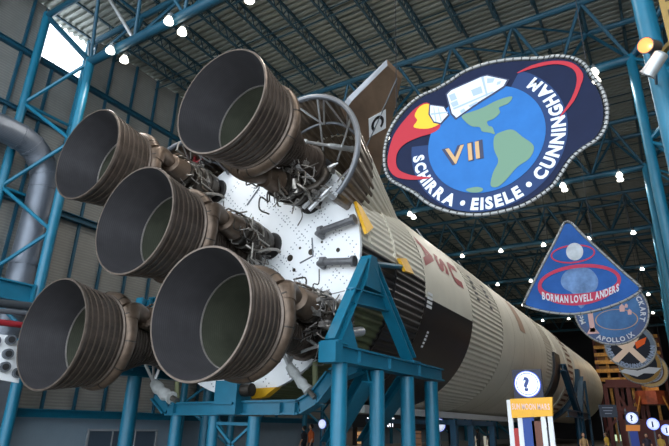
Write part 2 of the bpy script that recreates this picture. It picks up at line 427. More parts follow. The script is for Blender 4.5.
# red lettering and marks on the fuel tank (letters upright towards the nose)
def on_tank(ang0, y0, r):
    return lambda u, v: (r*math.cos(math.radians(ang0)-u/r), y0+v, ZA+r*math.sin(math.radians(ang0)-u/r))
for ch, yc in (('A', 12.1), ('S', 14.05), ('U', 16.0)):
    g2 = MB(); text_flat(g2, ch, lambda u, v: (u, v, 0), 1.45, .05); f3 = on_tank(19, yc, R0+.05); m = MB()
    def fine(a, b, c, lv):                                 # small facets so the letter hugs the curved tank
        e = max(math.dist(a, b), math.dist(b, c), math.dist(c, a))
        if lv == 0 or e < .22: m.add([f3(*q[:2]) for q in (a, b, c)], [(0, 1, 2)]); return
        h = lambda p, q: ((p[0]+q[0])/2, (p[1]+q[1])/2)
        if e == math.dist(a, b): k = h(a, b); fine(a, k, c, lv-1); fine(k, b, c, lv-1)
        elif e == math.dist(b, c): k = h(b, c); fine(a, b, k, lv-1); fine(a, k, c, lv-1)
        else: k = h(c, a); fine(a, b, k, lv-1); fine(k, b, c, lv-1)
    for f_ in g2.f:
        for q in range(1, len(f_)-1): fine(g2.v[f_[0]][:2], g2.v[f_[q]][:2], g2.v[f_[q+1]][:2], 9)
    
    m.build('red_letter', red_m, rocket, smooth=False)
m = MB()
for k in range(4): m.poly([cyl(11.9, -3-2.2*k, R0+.05), cyl(12.5, -3-2.2*k, R0+.05), cyl(12.5, -4.4-2.2*k, R0+.05), cyl(11.9, -4.4-2.2*k, R0+.05)], (1, 0, 0), .01)
m.build('white_tick', white_m, rocket, smooth=False)
m = MB()
for k in range(5): m.poly([cyl(12.6+.0*k, -22-1.9*k, R0+.05), cyl(12.8, -22-1.9*k, R0+.05), cyl(12.8, -23.1-1.9*k, R0+.05), cyl(12.6, -23.1-1.9*k, R0+.05)], (1, 0, 0), .01)
m.build('white_stencil', white_m, rocket, smooth=False)
for col_, y0 in ((0, 19.6), (1, 22.2)):
    for k in range(5): 
        a = 29-4.2*k; MB().poly([cyl(y0, a, R0+.07), cyl(y0+.55, a, R0+.07), cyl(y0+.55, a-1.8, R0+.07), cyl(y0, a-1.8, R0+.07)], (1, 0, 0), .01).build('vent_slot', mat('vent_dark', (70, 72, 76), .6), rocket, smooth=False)
m = MB()
for k in range(14):
    a = 36-2.*k; m.poly([cyl(29.6, a, R0+.05), cyl(31.3, a, R0+.05), cyl(31.3, a-2.0, R0+.05), cyl(29.6, a-2., R0+.05)], (1, 0, 0), .006)
m.build('tan_stripe', tan_m, rocket, smooth=False)
# fins and engine fairings on the two upper quadrants
def radial(a, r, y): return Vector((r*math.cos(a), y, ZA+r*math.sin(a)))
for nm, a in (('near', PI/4+ROLL), ('far', 3*PI/4+ROLL)):
    tn = Vector((-math.sin(a), 0, math.cos(a)))
    f = [(7.05, 4.46), (7.5, 4.42), (9.5, 4.85), (9.6, 6.05), (6.95, 8.05), (5.6, 9.2), (6.2, 7.2)]
    mb = MB(); th = .3
    front = [radial(a, r, y) for r, y in f]
    mid = [radial(a, r, y+.12) for r, y in f]
    k = len(f); off = []
    cen = radial(a, 6.8, 6.5)
    ins = [p.lerp(cen, .06) for p in front]
    vs = front + [p+tn*th*.5*(1.2-.09*max(0, f[i][0]-5)) for i, p in enumerate(ins)] + [p-tn*th*.5*(1.2-.09*max(0, f[i][0]-5)) for i, p in enumerate(ins)]
    fs = [tuple(range(k, 2*k)), tuple(range(3*k-1, 2*k-1, -1))]; mi = [0, 0]
    for i in range(k):
        j = (i+1) % k; fs += [(i, j, k+j, k+i), (j, i, 2*k+i, 2*k+j)]; e = 1 if i in (0, 1) else 0; mi += [e, e]
    mb.v = [tuple(v) for v in vs]; mb.f = fs; mb.m = mi
    fin = mb.build('fin', [fin_m, fin2_m], rocket, smooth=False)
    sgn = -1 if nm == 'near' else 1
    sp = MB().bar(radial(a, 9.3, 5.75)+tn*.17*sgn*1, radial(a, 6.6, 6.75)+tn*.2*sgn, .03, .05, tn)
    sp.build('fin_spar', fin2_m, fin, smooth=False)
    if nm == 'near':
        o = radial(a, 7.55, 6.45)-tn*.175; ur = Vector((math.cos(a), 0, math.sin(a))); uy = Vector((0, 1, 0))
        e1 = (uy*.85-ur*.6).normalized(); e2 = (uy*.55+ur*.85).normalized()
        mk = MB().poly([o+e1*x*.44+e2*y*.44 for x, y in ((-1, -1), (1, -1), (1, 1), (-1, 1))], -tn, .012)
        mk.build('white_placard', white_m, fin, smooth=False)
        gl = MB(); n = 14; vs = []
        for q in range(n+1):
            t = math.radians(35+290*q/n); vs += [o-tn*.02+e1*math.cos(t)*rr*1.05+e2*math.sin(t)*rr for rr in (.2, .33)]
        gl.add(vs, [(2*q, 2*q+1, 2*q+3, 2*q+2) for q in range(n)]); gl.build('black_letter', black_m, fin, smooth=False)
    # fairing: half cone from round hoop to the tank wall
    def fc(y): s = (y-4.3)/7.4; return 4.625+(4.2-4.625)*s, 2.5+(.86-2.5)*s
    def fpt(y, t, amp=0):
        cr, R = fc(y); R += amp
        return Vector((cr*math.cos(a)+R*math.cos(a+t), y, ZA+cr*math.sin(a)+R*math.sin(a+t)))
    def fair(name, ya, yb, mm, nr, ysteps, t0=-1.75, t1=1.75, jag=0, inset=0):
        mb = MB(); n = nr*4
        ys = np.linspace(ya, yb, ysteps)
        for jy, y in enumerate(ys):
            for i in range(n+1):
                t = t0+(t1-t0)*i/n; yj = y
                if jag and jy == len(ys)-1: yj = y+.28*((i//9) % 2)-.25*math.cos(t*1.5)
                mb.v.append(tuple(fpt(yj, t, (.05 if i % 4 in (1, 2) else 0)-inset)))
        for j in range(len(ys)-1):
            for i in range(n): mb.f.append((j*(n+1)+i, j*(n+1)+i+1, (j+1)*(n+1)+i+1, (j+1)*(n+1)+i)); mb.m.append(0)
        return mb.build(name, mm, rocket, smooth=False)
    fair('fairing_shroud', 4.3, 6.5, brownfair_m, 22, 4, jag=1)
    fair('fairing_cone', 6.35, 11.7, cream_m, 26, 6)
    fair('fairing_liner', 6.3, 11.2, brownfair_m, 20, 4, -1.7, 1.7, inset=.12)
    hp = []
    for y, dr_, rad in ((4.25, .0, .11), (5.5, -.12, .06)):
        cr, R = fc(y); pts = [Vector((cr*math.cos(a)+(R+dr_)*math.cos(a+t), y, ZA+cr*math.sin(a)+(R+dr_)*math.sin(a+t))) for t in np.linspace(-1.62, 1.8, 48) * (1 if nm == 'near' else -1)]
        MB().tube(pts, rad, 10).build('fairing_hoop', hoop_m, rocket)
    for t in np.linspace(-1.4, 1.5, 6):
        p0 = fpt(4.25, t, -.05); MB().tube([p0, fpt(5.5, t+.28, -.15)], .04, 6).build('fairing_strut', chrome_m, rocket)
        MB().tube([p0, fpt(5.5, t-.28, -.15)], .04, 6).build('fairing_strut', chrome_m, rocket)
    for t in np.linspace(-1.2, 1.3, 4):
        q = fpt(5.62, t, -.2); e = radial(a, 4.2, 5.65)
        MB().tube([fpt(4.25, t, -.05), e.lerp(q, .55)], .04, 6).build('fairing_strut', chrome_m, rocket)
# yellow handling plates on the rim, and tie rods
def plate(name, pts, n, th, mm, par=rocket): return MB().poly(pts, n, th).build(name, mm, par, smooth=False)
plate('yellow_bracket', [cyl(5.62, 20, 5.08), cyl(5.9, 18.5, 5.1), cyl(6.2, 9, 5.25), cyl(5.72, 5, 5.2)], (1, 0, .2), .12, yellow_m)
plate('yellow_bracket', [cyl(8.6, 4, 5.1), cyl(9.3, 6, 5.1), cyl(9.5, -1, 5.3), cyl(8.7, -2, 5.3)], (1, 0, 0), .14, yellow_m)
plate('yellow_bracket', [bp(248, 389, 1, 5.5), bp(252, 399, 1, 5.5), bp(264, 397, 1, 5.5), bp(276, 387, 1, 5.5)], (0, 1, 0), .3, yellow_m)
for (a0, b0) in (((318, 232), (355, 219)), ((320, 262), (355, 261))):
    A = bp(a0[0], a0[1], 1, 5.35); B = bp(b0[0], b0[1], 1, 5.35)
    dv = (B-A).normalized(); dn = Vector((dv.z, 0, -dv.x))
    if dn.z > 0: dn = -dn
    tr = MB().tube([A+dn*.12+Vector((0, .3, 0)), A+dn*.05, A+dv*.15, B], [.1, .14, .13, .13], 10).tube([A+dv*.05, A+dv*.22], .19, 12).tube([B-dv*.12, B], .2, 12)
    tr.build('tie_rod', mat('rod_grey', (104, 104, 106), .45, .4, .2, 4.), rocket)

for (pa, pb, r_) in (((303, 208), (325, 184), .085), ((309, 210), (331, 187), .085), ((320, 172), (338, 163), .05)):
    A = bp(pa[0], pa[1], 1, 5.0); B = bp(pb[0], pb[1], 1, 5.2); md = A.lerp(B, .5)
    MB().tube([A, A.lerp(B, .45), A.lerp(B, .46), A.lerp(B, .85), A.lerp(B, .86), B], [r_, r_, r_*1.35, r_*1.35, r_*.7, r_*.7], 12).build('bright_tie_rod', chrome_m, rocket, sharp=.5)
for pa, pb in (((170, 171), (192, 184)), ((186, 176), (206, 190))):
    A = bp(pa[0], pa[1], 1, 5.3); B = bp(pb[0], pb[1], 1, 5.5); MB().tube([A, B], .15, 12).build('tie_rod', MATS['rod_grey'], rocket, sharp=.5)
c_ = bp(199, 157, 1, 5.2)
MB().tube([c_+Vector((.26*math.cos(t), .05*math.sin(t), .3*math.sin(t))) for t in np.linspace(0, 2*PI, 25)], .08, 8, cap=False).build('red_cover_ring', mat('cover_red', (120, 26, 32), .5), rocket)
# ------------------------------------------------------------------ engines (axis along +Y, exit plane at y=0)
def make_engine(name, label, cx, cz, clock, bits, seed):
    rnd = random.Random(seed)
    root = thing(name, label, 'rocket engine', (cx, 0, cz), 'first stage rocket engines')
    C = (cx, 0, cz)
    def P(ang, r, y): return Vector((cx+r*math.cos(ang), y, cz+r*math.sin(ang)))
    # nozzle extension
    prof = [(0, 1.745), (0, 1.80), (.05, 1.815), (.09, 1.80), (.09, 1.77)]; mi = [1]*4
    def rb(y): return 1.77-.235*(y/1.55)**1.0
    for k in range(6):
        y = .27+.235*k
        prof += [(y-.024, rb(y-.024)), (y-.018, rb(y)+.036), (y+.018, rb(y)+.036), (y+.024, rb(y+.024))]; mi += [0, 1, 1, 1]
    prof += [(1.56, rb(1.56)), (1.6, 1.6), (1.66, 1.6), (1.66, 1.4)]; mi += [0, 1, 1, 1]
    ext = MB().lathe(prof, C, 96, mis=mi).build('nozzle_extension', [nozzle_m, rib_m], root, sharp=.5)
    MB().lathe([(0, 1.745), (.5, 1.63), (1., 1.505), (1.48, 1.375)], C, 96).build('inner_liner', inner_m, ext, sharp=1.)
    MB().lathe([(1.47, 1.385), (1.46, 1.36), (1.5, 1.345), (1.53, 1.36)], C, 80).build('joint_ring', rim_m, ext)
    # thrust chamber
    def rc(y):
        pts = [(1.6, 1.42), (2.1, 1.25), (2.7, 1.02), (3.3, .77), (3.8, .6), (4.05, .555), (4.35, .6), (4.8, .64)]
        return float(np.interp(y, [q[0] for q in pts], [q[1] for q in pts]))
    prof = [(1.6, 1.42)]; y = 1.75
    while y < 4.75:
        prof += [(y-.035, rc(y)), (y-.03, rc(y)+.035), (y+.03, rc(y)+.035), (y+.035, rc(y))]; y += .2
    prof += [(4.8, .64), (4.8, .75), (4.95, .75), (5.0, .62), (5.25, .5), (5.35, .3), (5.72, .3)]
    tc = MB().lathe(prof, C, 64).build('thrust_chamber', nozzle_m, root, sharp=.5)
    MB().lathe([(1.5, 1.36), (1.9, 1.24), (2.5, 1.03), (3.1, .78), (3.6, .56), (3.9, .47), (4.2, .5), (4.75, .54), (4.76, .001)], C, 64).build('chamber_wall', tube_m, tc, sharp=1.)
    # exhaust manifold: a ring that thickens towards its inlet
    n = 72; pts = []; rs = []
    for k in range(n+1):
        u = k/n*2-1; ang = clock+u*PI*.985; t = 1-abs(u)
        pts.append(P(ang, 1.52+.02*t, 1.9)); rs.append(.15+.13*t)
    pts = [P(clock+(k/n*2-1)*PI*.99+PI, 1.5, 1.88) for k in range(n+1)]
    rs = [.15+.12*abs(k/n*2-1) for k in range(n+1)]
    mf = MB().tube(pts, rs, 14).build('exhaust_manifold', manif_m, root, sharp=1.)
    for k in range(0, 11):
        ang = clock+PI+(k/10*2-1)*PI*.93; rr = .15+.12*abs(k/10*2-1)*.93+.012
        tg = Vector((-math.sin(ang), 0, math.cos(ang))); q = P(ang, 1.5, 1.88); MB().tube([q-tg*.02, q+tg*.02], rr, 14).build('clamp_band', pump_m, mf)
    # duct from manifold to heat exchanger to turbopump
    dp = curve_pts([P(clock-.33, 1.5, 1.9), P(clock-.08, 1.56, 2.0), P(clock+.02, 1.5, 2.35), P(clock+.02, 1.32, 2.8)], 5)
    MB().tube(dp, .29, 16).build('exhaust_duct', manif_m, root, sharp=1.)
    hx = [P(clock, 1.36, 2.72), P(clock, 1.33, 2.78), P(clock, 1.3, 2.85), P(clock, 1.27, 3.3), P(clock, 1.25, 3.55), P(clock, 1.24, 3.6)]
    MB().tube(hx, [.3, .42, .38, .44, .46, .4], 22).build('heat_exchanger', manif_m, root, sharp=.5)
    yq = [3.6, 3.62, 3.78, 3.8, 3.98, 4.0, 4.25, 4.28, 4.42, 4.46, 4.75, 4.78, 4.9, 4.95, 5.3, 5.35, 5.6]
    rq = [.3, .5, .5, .42, .42, .55, .55, .44, .44, .58, .58, .46, .46, .52, .5, .34, .3]
    tp = MB().tube([P(clock, 1.2-.03*k/10, y_) for k, y_ in enumerate(yq)], rq, 20).build('turbopump', pump_m, root, sharp=.5)
    for yb, rr in ((4.02, .56), (4.5, .59)):
        q = P(clock, 1.18, yb); MB().lathe([(yb-.03, rr-.03), (yb-.03, rr+.03), (yb+.03, rr+.03), (yb+.03, rr-.03)], (q.x, 0, q.z), 24).build('flange', pipe_m, tp, sharp=.5)
    # propellant lines from pump to injector dome
    for sg in (-1, 1):
        ln = curve_pts([P(clock+sg*.42, 1.25, 4.55), P(clock+sg*.75, 1.2, 4.75), P(clock+sg*1.2, .98, 4.95), P(clock+sg*1.5, .6, 5.08)], 5)
        MB().tube(ln, .17, 12).build('propellant_line', pump_m, root, sharp=1.)
        MB().tube(curve_pts([P(clock+sg*.5, 1.3, 3.9), P(clock+sg*.62, 1.55, 4.2), P(clock+sg*.5, 1.62, 4.7), P(clock+sg*.36, 1.55, 5.4), P(clock+sg*.36, 1.5, 5.7)], 5), .062, 10).build('supply_line', pipe_m, root, sharp=1.)
    # square-bent pipes over the turbopump
    for k in range(5):
        w0 = .62-.2*k/2; rr = 1.62+.05*(k % 2)
        q = [P(clock+.42-.05*k, rr-.3, 2.95+.1*k), P(clock+.38-.09*k, rr+.02, 3.2+.12*k), P(clock+.3-.12*k, rr+.05, 3.75+.13*k), P(clock-.06-.1*k, rr+.05, 3.75+.13*k), P(clock-.1-.1*k, rr-.02, 4.4+.14*k), P(clock-.04-.08*k, rr-.3, 4.9+.1*k)]
        MB().tube(q, .032, 7).build('bent_pipe', pipe_m if k % 2 else manif_m, root, sharp=.4)
    MB().tube([P(clock-.3, 1.3, 4.3), P(clock-.42, 1.62, 4.3)], [.34, .3], 18).build('pump_volute', pump_m, root, sharp=.5)
    MB().tube([P(clock+.28, 1.05, 4.0), P(clock+.34, 1.55, 4.15)], [.26, .22], 16).build('pump_volute', pipe_m, root, sharp=.5)
    # steering struts
    for sg in (-.9, .9):
        b0 = P(clock+PI*.5+sg, .62, 3.9); b1 = P(clock+PI*.5+sg*.8, 1.6, 5.66)
        md = b0.lerp(b1, .45)
        MB().tube([b0, md], .06, 8).tube([md, b0.lerp(b1, .52), b1], [.06, .11, .11], 10).sphere(b0, .11, 10).sphere(b1, .14, 10).build('steering_actuator', chrome_m, root, sharp=.6)
    # plumbing
    for k in range(bits):
        a0 = clock+rnd.uniform(-.75, .75); r_ = 1.3+rnd.uniform(-.1, .45); y0 = rnd.uniform(3.3, 4.6)
        q = [P(a0, r_, y0)]; st = P(a0, r_, y0)
        for s in range(rnd.randint(3, 5)):
            ax = rnd.choice((0, 1, 2)); st = st.copy(); st[ax] += rnd.uniform(.15, .55)*rnd.choice((-1, 1)); st.y = min(5.6, max(3.0, st.y)); q.append(st)
        MB().tube(curve_pts(q, 4), rnd.choice((.022, .03, .04)), 7).build('hose', rnd.choice((hose_m, pipe_m, pump_m)), root, sharp=1.2)
    tb = MB()
    for k in range(bits*5):
        a0 = clock+rnd.gauss(0, .55); r_ = 1.2+rnd.uniform(-.5, .55); y0 = rnd.uniform(3.2, 5.2)
        q0 = P(a0, r_, y0); q1 = q0+Vector((rnd.uniform(-.5, .5), rnd.uniform(0, .6), rnd.uniform(-.5, .5))); q1.y = min(5.65, q1.y)
        qm = q0.lerp(q1, .5)+Vector((rnd.uniform(-.2, .2), rnd.uniform(-.15, .15), rnd.uniform(-.2, .2)))
        tb.tube(curve_pts([q0, qm, q1], 4), rnd.choice((.012, .018, .025)), 6)
        if k % 3 == 0: tb.box(q0, (rnd.uniform(.08, .2), rnd.uniform(.1, .3), rnd.uniform(.08, .2)), Matrix.Rotation(rnd.uniform(0, 3), 3, 'Y'))
    t = tb.build('wiring_tangle', [tangle_m], root, sharp=1.); t['kind'] = 'stuff'
    # dark discs painted for the shaded engine and pump openings in the base plate
    MB().lathe([(5.69, .001), (5.62, .5), (5.66, .6), (5.72, .62)], C, 40).build('opening_disc', mat('opening_dark', (44, 42, 42), .7), root)
    q = P(clock, 1.18, 5.66); MB().lathe([(5.69, .001), (5.63, .5), (5.7, .55)], (q.x, 0, q.z), 32).build('opening_disc', MATS['opening_dark'], root)
    return root
RE = 4.625
def epos(k): a = k+ROLL; return RE*math.cos(a), ZA+RE*math.sin(a)
ENG = [('top right engine of the cluster, highest and largest nozzle beside the grey hoop', epos(PI/4), math.radians(-108), 17, 1),
       ('upper left engine of the cluster, nozzle in front of the blue wall column', epos(3*PI/4), math.radians(25), 6, 2),
       ('center engine of the cluster, turbopump showing against the white base plate', (0, ZA), math.radians(33), 11, 3),
       ('lower right engine of the cluster, nozzle hanging above the blue cradle beam', epos(-PI/4), math.radians(38), 20, 4),
       ('lower left engine of the cluster, nozzle with a dented bottom lip', epos(-3*PI/4), math.radians(42), 6, 5)]
for lab, (cx, cz), ck, nb, sd in ENG: make_engine('rocket_engine', lab, cx, cz, ck, nb, sd)

# ================================================================== SUPPORT STANDS
def column_post(par, x, y, z1, r, name='post'):
    MB().tube([(x, y, 0), (x, y, z1)], r, 24).build(name, blue, par)
st = thing('rocket_stand', 'blue stand with A-frame on four round posts, right of the base plate', 'stand', (5.9, 6.5, 0), 'blue rocket stands')
X0 = 5.6
for y, r in ((3.5, .23), (5.84, .24), (8.19, .25), (10.46, .26)): column_post(st, X0, y, 3.36, r)
MB().ibeam((X0, 2.85, 3.61), (X0, 11.3, 3.68), .52, .48, .06).bar((X0+.02, 2.85, 3.61), (X0+.02, 11.3, 3.68), .26, .4).build('girder', blue, st, smooth=False)
MB().box((X0, 3.0, 3.61), (.56, .4, .56)).build('end_block', blue, st, smooth=False)
for y in (4.3, 6.4, 8.9): MB().box((X0+.14, y, 3.63), (.22, .05, .42)).build('stiffener', blue, st, smooth=False)
ap = Vector((X0-.12, 5.4, 6.85))
MB().ibeam((X0-.05, 3.15, 3.9), ap+Vector((0, -.1, 0)), .34, .36, .05, (0, 1, .5)).build('frame_leg', blue, st, smooth=False)
MB().ibeam((X0, 8.5, 3.95), ap+Vector((0, .25, 0)), .42, .42, .06, (0, 1, -.5)).build('frame_leg', blue, st, smooth=False)
MB().ibeam((X0-.08, 4.2, 5.5), (X0-.08, 6.7, 5.7), .3, .5, .05).build('cross_tie', blue, st, smooth=False)
MB().poly([ap+Vector((.22, a, b)) for a, b in ((-.5, -.9), (.6, -.9), (.3, .25), (-.12, .25))], (-1, 0, 0), .42).build('head_plate', blue, st, smooth=False)
for y in (8.5, 3.2): MB().box((X0, y, 3.9), (.6, .6, .08)).build('foot_plate', blue, st, smooth=False)
MB().tube([ap+Vector((0, .2, .05)), cyl(9.0, 1, 5.2)], .1, 10).build('restraint_rod', blue, st)
MB().poly([Vector((X0+.05, 3.35, 3.86)), Vector((X0+.05, 4.5, 3.86)), Vector((X0+.05, 3.9, 4.95))], (-1, 0, 0), .06).build('gusset', blue, st, smooth=False)
MB().tube([(X0-.35, 3.9, 4.25), (X0-.4, 5.5, 4.6)], .16, 12).build('white_jack', chrome_m, st)
# cradle beam across, in front of the base plate
cb = thing('cradle_beam', 'blue cross beam with bent up ends below the lower right nozzle', 'beam', (0, 5.1, 0))
B_ = [(-3.5, 2.62), (-2.75, 2.1), (3.3, 2.21), (3.9, 2.5), (4.5, 3.15), (5.4, 3.45)]
mb = MB()
for (a, b) in zip(B_[:-1], B_[1:]): mb.ibeam((a[0], 5.0, a[1]), (b[0], 5.0, b[1]), .5, .46, .06).bar((a[0], 5.0, a[1]), (b[0], 5.0, b[1]), .26, .4)
mb.build('girder', blue, cb, smooth=False)
for x in (-2.3, 2.6, 3.2): MB().box((x, 4.9, 2.15), (.05, .36, .38)).build('stiffener', blue, cb, smooth=False)
MB().box((.45, 4.85, 2.5), (1.0, .75, 1.1)).box((.45, 4.44, 2.3), (.8, .1, .08)).build('saddle_block', blue, cb, smooth=False)
MB().tube([(.95, 4.8, 2.75), (1.35, 4.8, 2.75)], .22, 16).build('roller', pump_m, cb)
for x, r in ((-2.38, .22), (-.5, .19), (1.35, .22)): column_post(cb, x, 5.05, 1.9, r)
MB().bar((-.5, 5.05, .3), (1.35, 5.05, 1.7), .08, .08).bar((1.35, 5.05, .3), (-.5, 5.05, 1.7), .08, .08).bar((-.5, 5.05, 1.65), (1.35, 5.05, 1.65), .1, .1).build('cross_brace', blue, cb, smooth=False)
for px, ya, yb_ in ((315, 362, 394), (177, 382, 401)):
    MB().tube([bp(px, ya, 1, 5.3), bp(px, yb_, 1, 5.3)], .09, 8).build('olive_prop', mat('olive_paint', (134, 138, 100), .55), cb)
ls = thing('rocket_stand', 'blue stand on the far side, its round post below the lower left nozzle', 'stand', (-5.4, 6.5, 0), 'blue rocket stands')
column_post(ls, -5.45, 5.35, 3.36, .29); column_post(ls, -5.45, 9.8, 3.36, .29)
MB().ibeam((-5.5, 4.2, 3.6), (-5.5, 11.1, 3.66), .52, .48, .06).build('girder', blue, ls, smooth=False)
MB().ibeam((-5.5, 4.9, 3.6), (-5.35, 5.1, 6.6), .42, .42, .05, (0, 1, 0)).build('frame_leg', blue, ls, smooth=False)
MB().ibeam((-5.5, 9.2, 3.6), (-5.35, 5.4, 6.6), .42, .42, .05, (0, 1, 0)).build('frame_leg', blue, ls, smooth=False)
# bracing seen behind the right posts
MB().ibeam((5.4, 5.6, 3.2), (2.2, 8.4, .9), .5, .5, .05).build('diagonal_strut', blue, st, smooth=False)
MB().ibeam((5.4, 8.4, 3.2), (2.2, 11.2, .9), .5, .5, .05).build('diagonal_strut', blue, st, smooth=False)
# wrapped lines hanging under the base
for (pts, r, lab) in ((((154, 383), (163, 393), (172, 398)), .22, 'pale wrapped actuator sleeve hanging under the lower left of the base plate'),
                      (((289, 366), (300, 381), (309, 391)), .17, 'grey white actuator cylinder under the right of the base plate')):
    q = [bp(a, b, 1, 4.75) for a, b in pts]
    t = thing('actuator_cylinder', lab, 'actuator', q[1])
    MB().tube(curve_pts(q, 4), [r*(.8+.3*((k*7) % 3)/2) for k in range(9)], 14).build('sleeve', mat('sleeve_white', (190, 192, 190), .6, 0, .15, 6., .4), t, sharp=.9)
    MB().tube([q[-1], q[-1]+(q[-1]-q[-2]).normalized()*.3], r*.5, 10).build('rod_end', pipe_m, t)
    for e in ((-14, -24), (-1, -26), (9, -20)):
        s_ = bp(pts[0][0]+e[0]*.8, pts[0][1]+e[1], 1, 4.9); MB().tube([q[0], s_], .06, 8).build('strut', chrome_m, t)
t = thing('steel_strut_pair', 'bright metal Y-shaped strut reaching from lower right engine to blue girder', 'strut', bp(317, 344, 1, 4.2))
for e in ((301, 335), (300, 352)): MB().tube([bp(e[0], e[1], 1, 4.4), bp(318, 346, 1, 4.1)], .055, 8).build('rod', chrome_m, t)
MB().tube([bp(318, 346, 1, 4.1), bp(329, 343, 1, 4.1)], .09, 8).build('stem', chrome_m, t)

# ================================================================== SECOND STAGE and its ring, far stand
s2 = thing('rocket_stage', 'white second stage lying beyond the first stage, behind the tan notched ring', 'rocket', (0, 62, 2.5))
MB().lathe([(54.6, 4.7), (54.6, R0), (55, R0+.02), (79, R0+.02), (81, 4.85), (83.5, 3.9), (85, 2.6), (85.6, .001)], (0, 0, ZA), 120).build('tank', cream_m, s2, sharp=.3)
rg = MB()
for y in (58, 64, 71): rg.lathe([(y-.03, R0+.02), (y, R0+.03), (y+.03, R0+.02)], (0, 0, ZA), 140)
rg.build('weld_seam', MATS['seam_cream'], s2)
ring = thing('interstage_ring', 'cream interstage ring with a row of dark notches between the two stages', 'ring', (0, 48, 2.5))
MB().lathe([(44.0, 4.6), (44.0, R0+.03), (47.6, R0+.06), (47.7, R0+.16), (51.6, R0+.16), (51.6, 4.5), (52, 4.4)], (0, 0, ZA), 120).build('band', cream_m, ring, sharp=.4)
nt_ = MB()
for k in range(56):
    a = 360*k/56; nt_.poly([cyl(48.4, a, R0+.17), cyl(51.0, a, R0+.17), cyl(51.0, a+2.6, R0+.17), cyl(48.4, a+2.6, R0+.17)], cyl(0, a, 1)-Vector((0, 0, ZA)), .03)
nt_.build('notches', mat('notch_brown', (104, 66, 44), .6), ring, smooth=False)
MB().lathe([(52, 4.2), (52, 4.75), (54.6, 4.75), (54.6, 4.2)], (0, 0, ZA), 90).build('dark_collar', mat('collar_dark', (52, 48, 46), .6), ring, sharp=.4)
fs2 = thing('rocket_stand', 'dark blue V-shaped far stand with strap, behind the question mark kiosk', 'stand', (0, 47, 0), 'blue rocket stands')
mb = MB().lathe([(41.0, R0+.05), (41.0, R0+.25), (43.6, R0+.25), (43.6, R0+.05)], (0, 0, ZA), 40, 0, math.radians(-75), math.radians(6))
mb.build('saddle_strap', mat('strap_dark', (30, 32, 36), .5), fs2)
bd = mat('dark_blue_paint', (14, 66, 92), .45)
mb = MB().lathe([(53.2, R0+.05), (53.2, R0+.45), (54.2, R0+.45), (54.2, R0+.05)], (0, 0, ZA), 40, 0, math.radians(-75), math.radians(2)); mb.build('saddle_strap', bd, fs2)
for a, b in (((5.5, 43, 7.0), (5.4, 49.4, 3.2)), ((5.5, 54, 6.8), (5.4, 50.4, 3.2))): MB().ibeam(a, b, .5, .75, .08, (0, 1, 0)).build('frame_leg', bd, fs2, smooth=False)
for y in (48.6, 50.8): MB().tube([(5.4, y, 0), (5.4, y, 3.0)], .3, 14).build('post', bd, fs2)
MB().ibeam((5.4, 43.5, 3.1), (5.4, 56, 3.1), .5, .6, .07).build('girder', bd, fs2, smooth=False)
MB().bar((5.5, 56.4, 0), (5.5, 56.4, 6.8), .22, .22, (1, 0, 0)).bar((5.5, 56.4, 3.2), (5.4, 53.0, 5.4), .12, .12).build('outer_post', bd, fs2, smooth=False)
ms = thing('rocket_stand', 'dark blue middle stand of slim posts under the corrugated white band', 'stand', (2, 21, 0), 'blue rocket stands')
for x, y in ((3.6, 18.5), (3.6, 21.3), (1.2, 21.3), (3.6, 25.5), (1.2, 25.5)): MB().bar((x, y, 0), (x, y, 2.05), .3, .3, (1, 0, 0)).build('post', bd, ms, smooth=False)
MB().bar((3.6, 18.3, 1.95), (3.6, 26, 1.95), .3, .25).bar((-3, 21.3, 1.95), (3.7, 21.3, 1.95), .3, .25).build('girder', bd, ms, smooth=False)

# ================================================================== LEFT SIDE: duct, perforated plate, rails
t = thing('air_duct', 'large grey ribbed air duct with an elbow on the left wall', 'duct', (-10.2, 2.1, 0))
q = curve_pts([(-9.9, -7, 13.6), (-9.9, -2, 13.6), (-9.9, .3, 13.62), (-9.95, 1.35, 13.35), (-10.0, 2.0, 12.6), (-10.05, 2.2, 11.4), (-10.1, 2.2, 8), (-10.15, 2.2, 3.4)], 6)
MB().tube(q, .6, 24).build('pipe', duct_m, t, sharp=1.)
for k in (8, 13, 17, 21, 25, 29, 36, 40): 
    tg = (q[min(k+1, len(q)-1)]-q[k-1]).normalized(); MB().tube([q[k]-tg*.05, q[k]+tg*.05], .63, 24).build('joint_band', duct_m, t)
MB().box((-10.15, 2.2, 1.7), (1.3, 1.3, 3.4)).build('plenum_box', grey_m, t, smooth=False)
t = thing('perforated_plate', 'white plate with three black bored bushings at the left edge', 'plate', bp(8, 356, 0, -5.5))
q = [bp(-14, 333, 0, -5.5), bp(14, 336, 0, -5.5), bp(21, 345, 0, -5.5), bp(19, 383, 0, -5.5), bp(-14, 377, 0, -5.5)]
MB().poly(q, (-1, 0, 0), .12).build('plate_body', white_m, t, smooth=False)
for px, py in ((10, 340), (7, 354), (4, 367), (17, 373), (-6, 341)):
    c = bp(px, py, 0, -5.5); MB().tube([c+Vector((-.05, 0, 0)), c+Vector((.18, -.04, 0))], .17, 18).tube([c+Vector((.19, -.04, 0)), c+Vector((.2, -.042, 0))], .11, 14, mi=1).build('bushing', [grey_m, rubber_m], t, sharp=.5)
for pts, r, mm, lab in (((bp(-20, 320, 0, -7.2), bp(30, 326, 0, -7.2)), .12, red_m, 'red pipe behind the lower left nozzle'),
                        ((bp(-20, 309, 0, -7.2), bp(34, 314, 0, -7.2)), .1, grey_m, 'grey pipe just above the red pipe at left edge'),
                        ((bp(-20, 301, 0, -7.3), bp(36, 307, 0, -7.3)), .16, mat('pipe_dark', (52, 56, 60), .5), 'dark pipe, uppermost of three below the blue beam')):
    tag(MB().tube([pts[0], pts[1]+(pts[1]-pts[0])*.4], r, 12).build('wall_pipe', mm, origin=pts[0]), lab, 'pipe', 'pipes at the left edge')

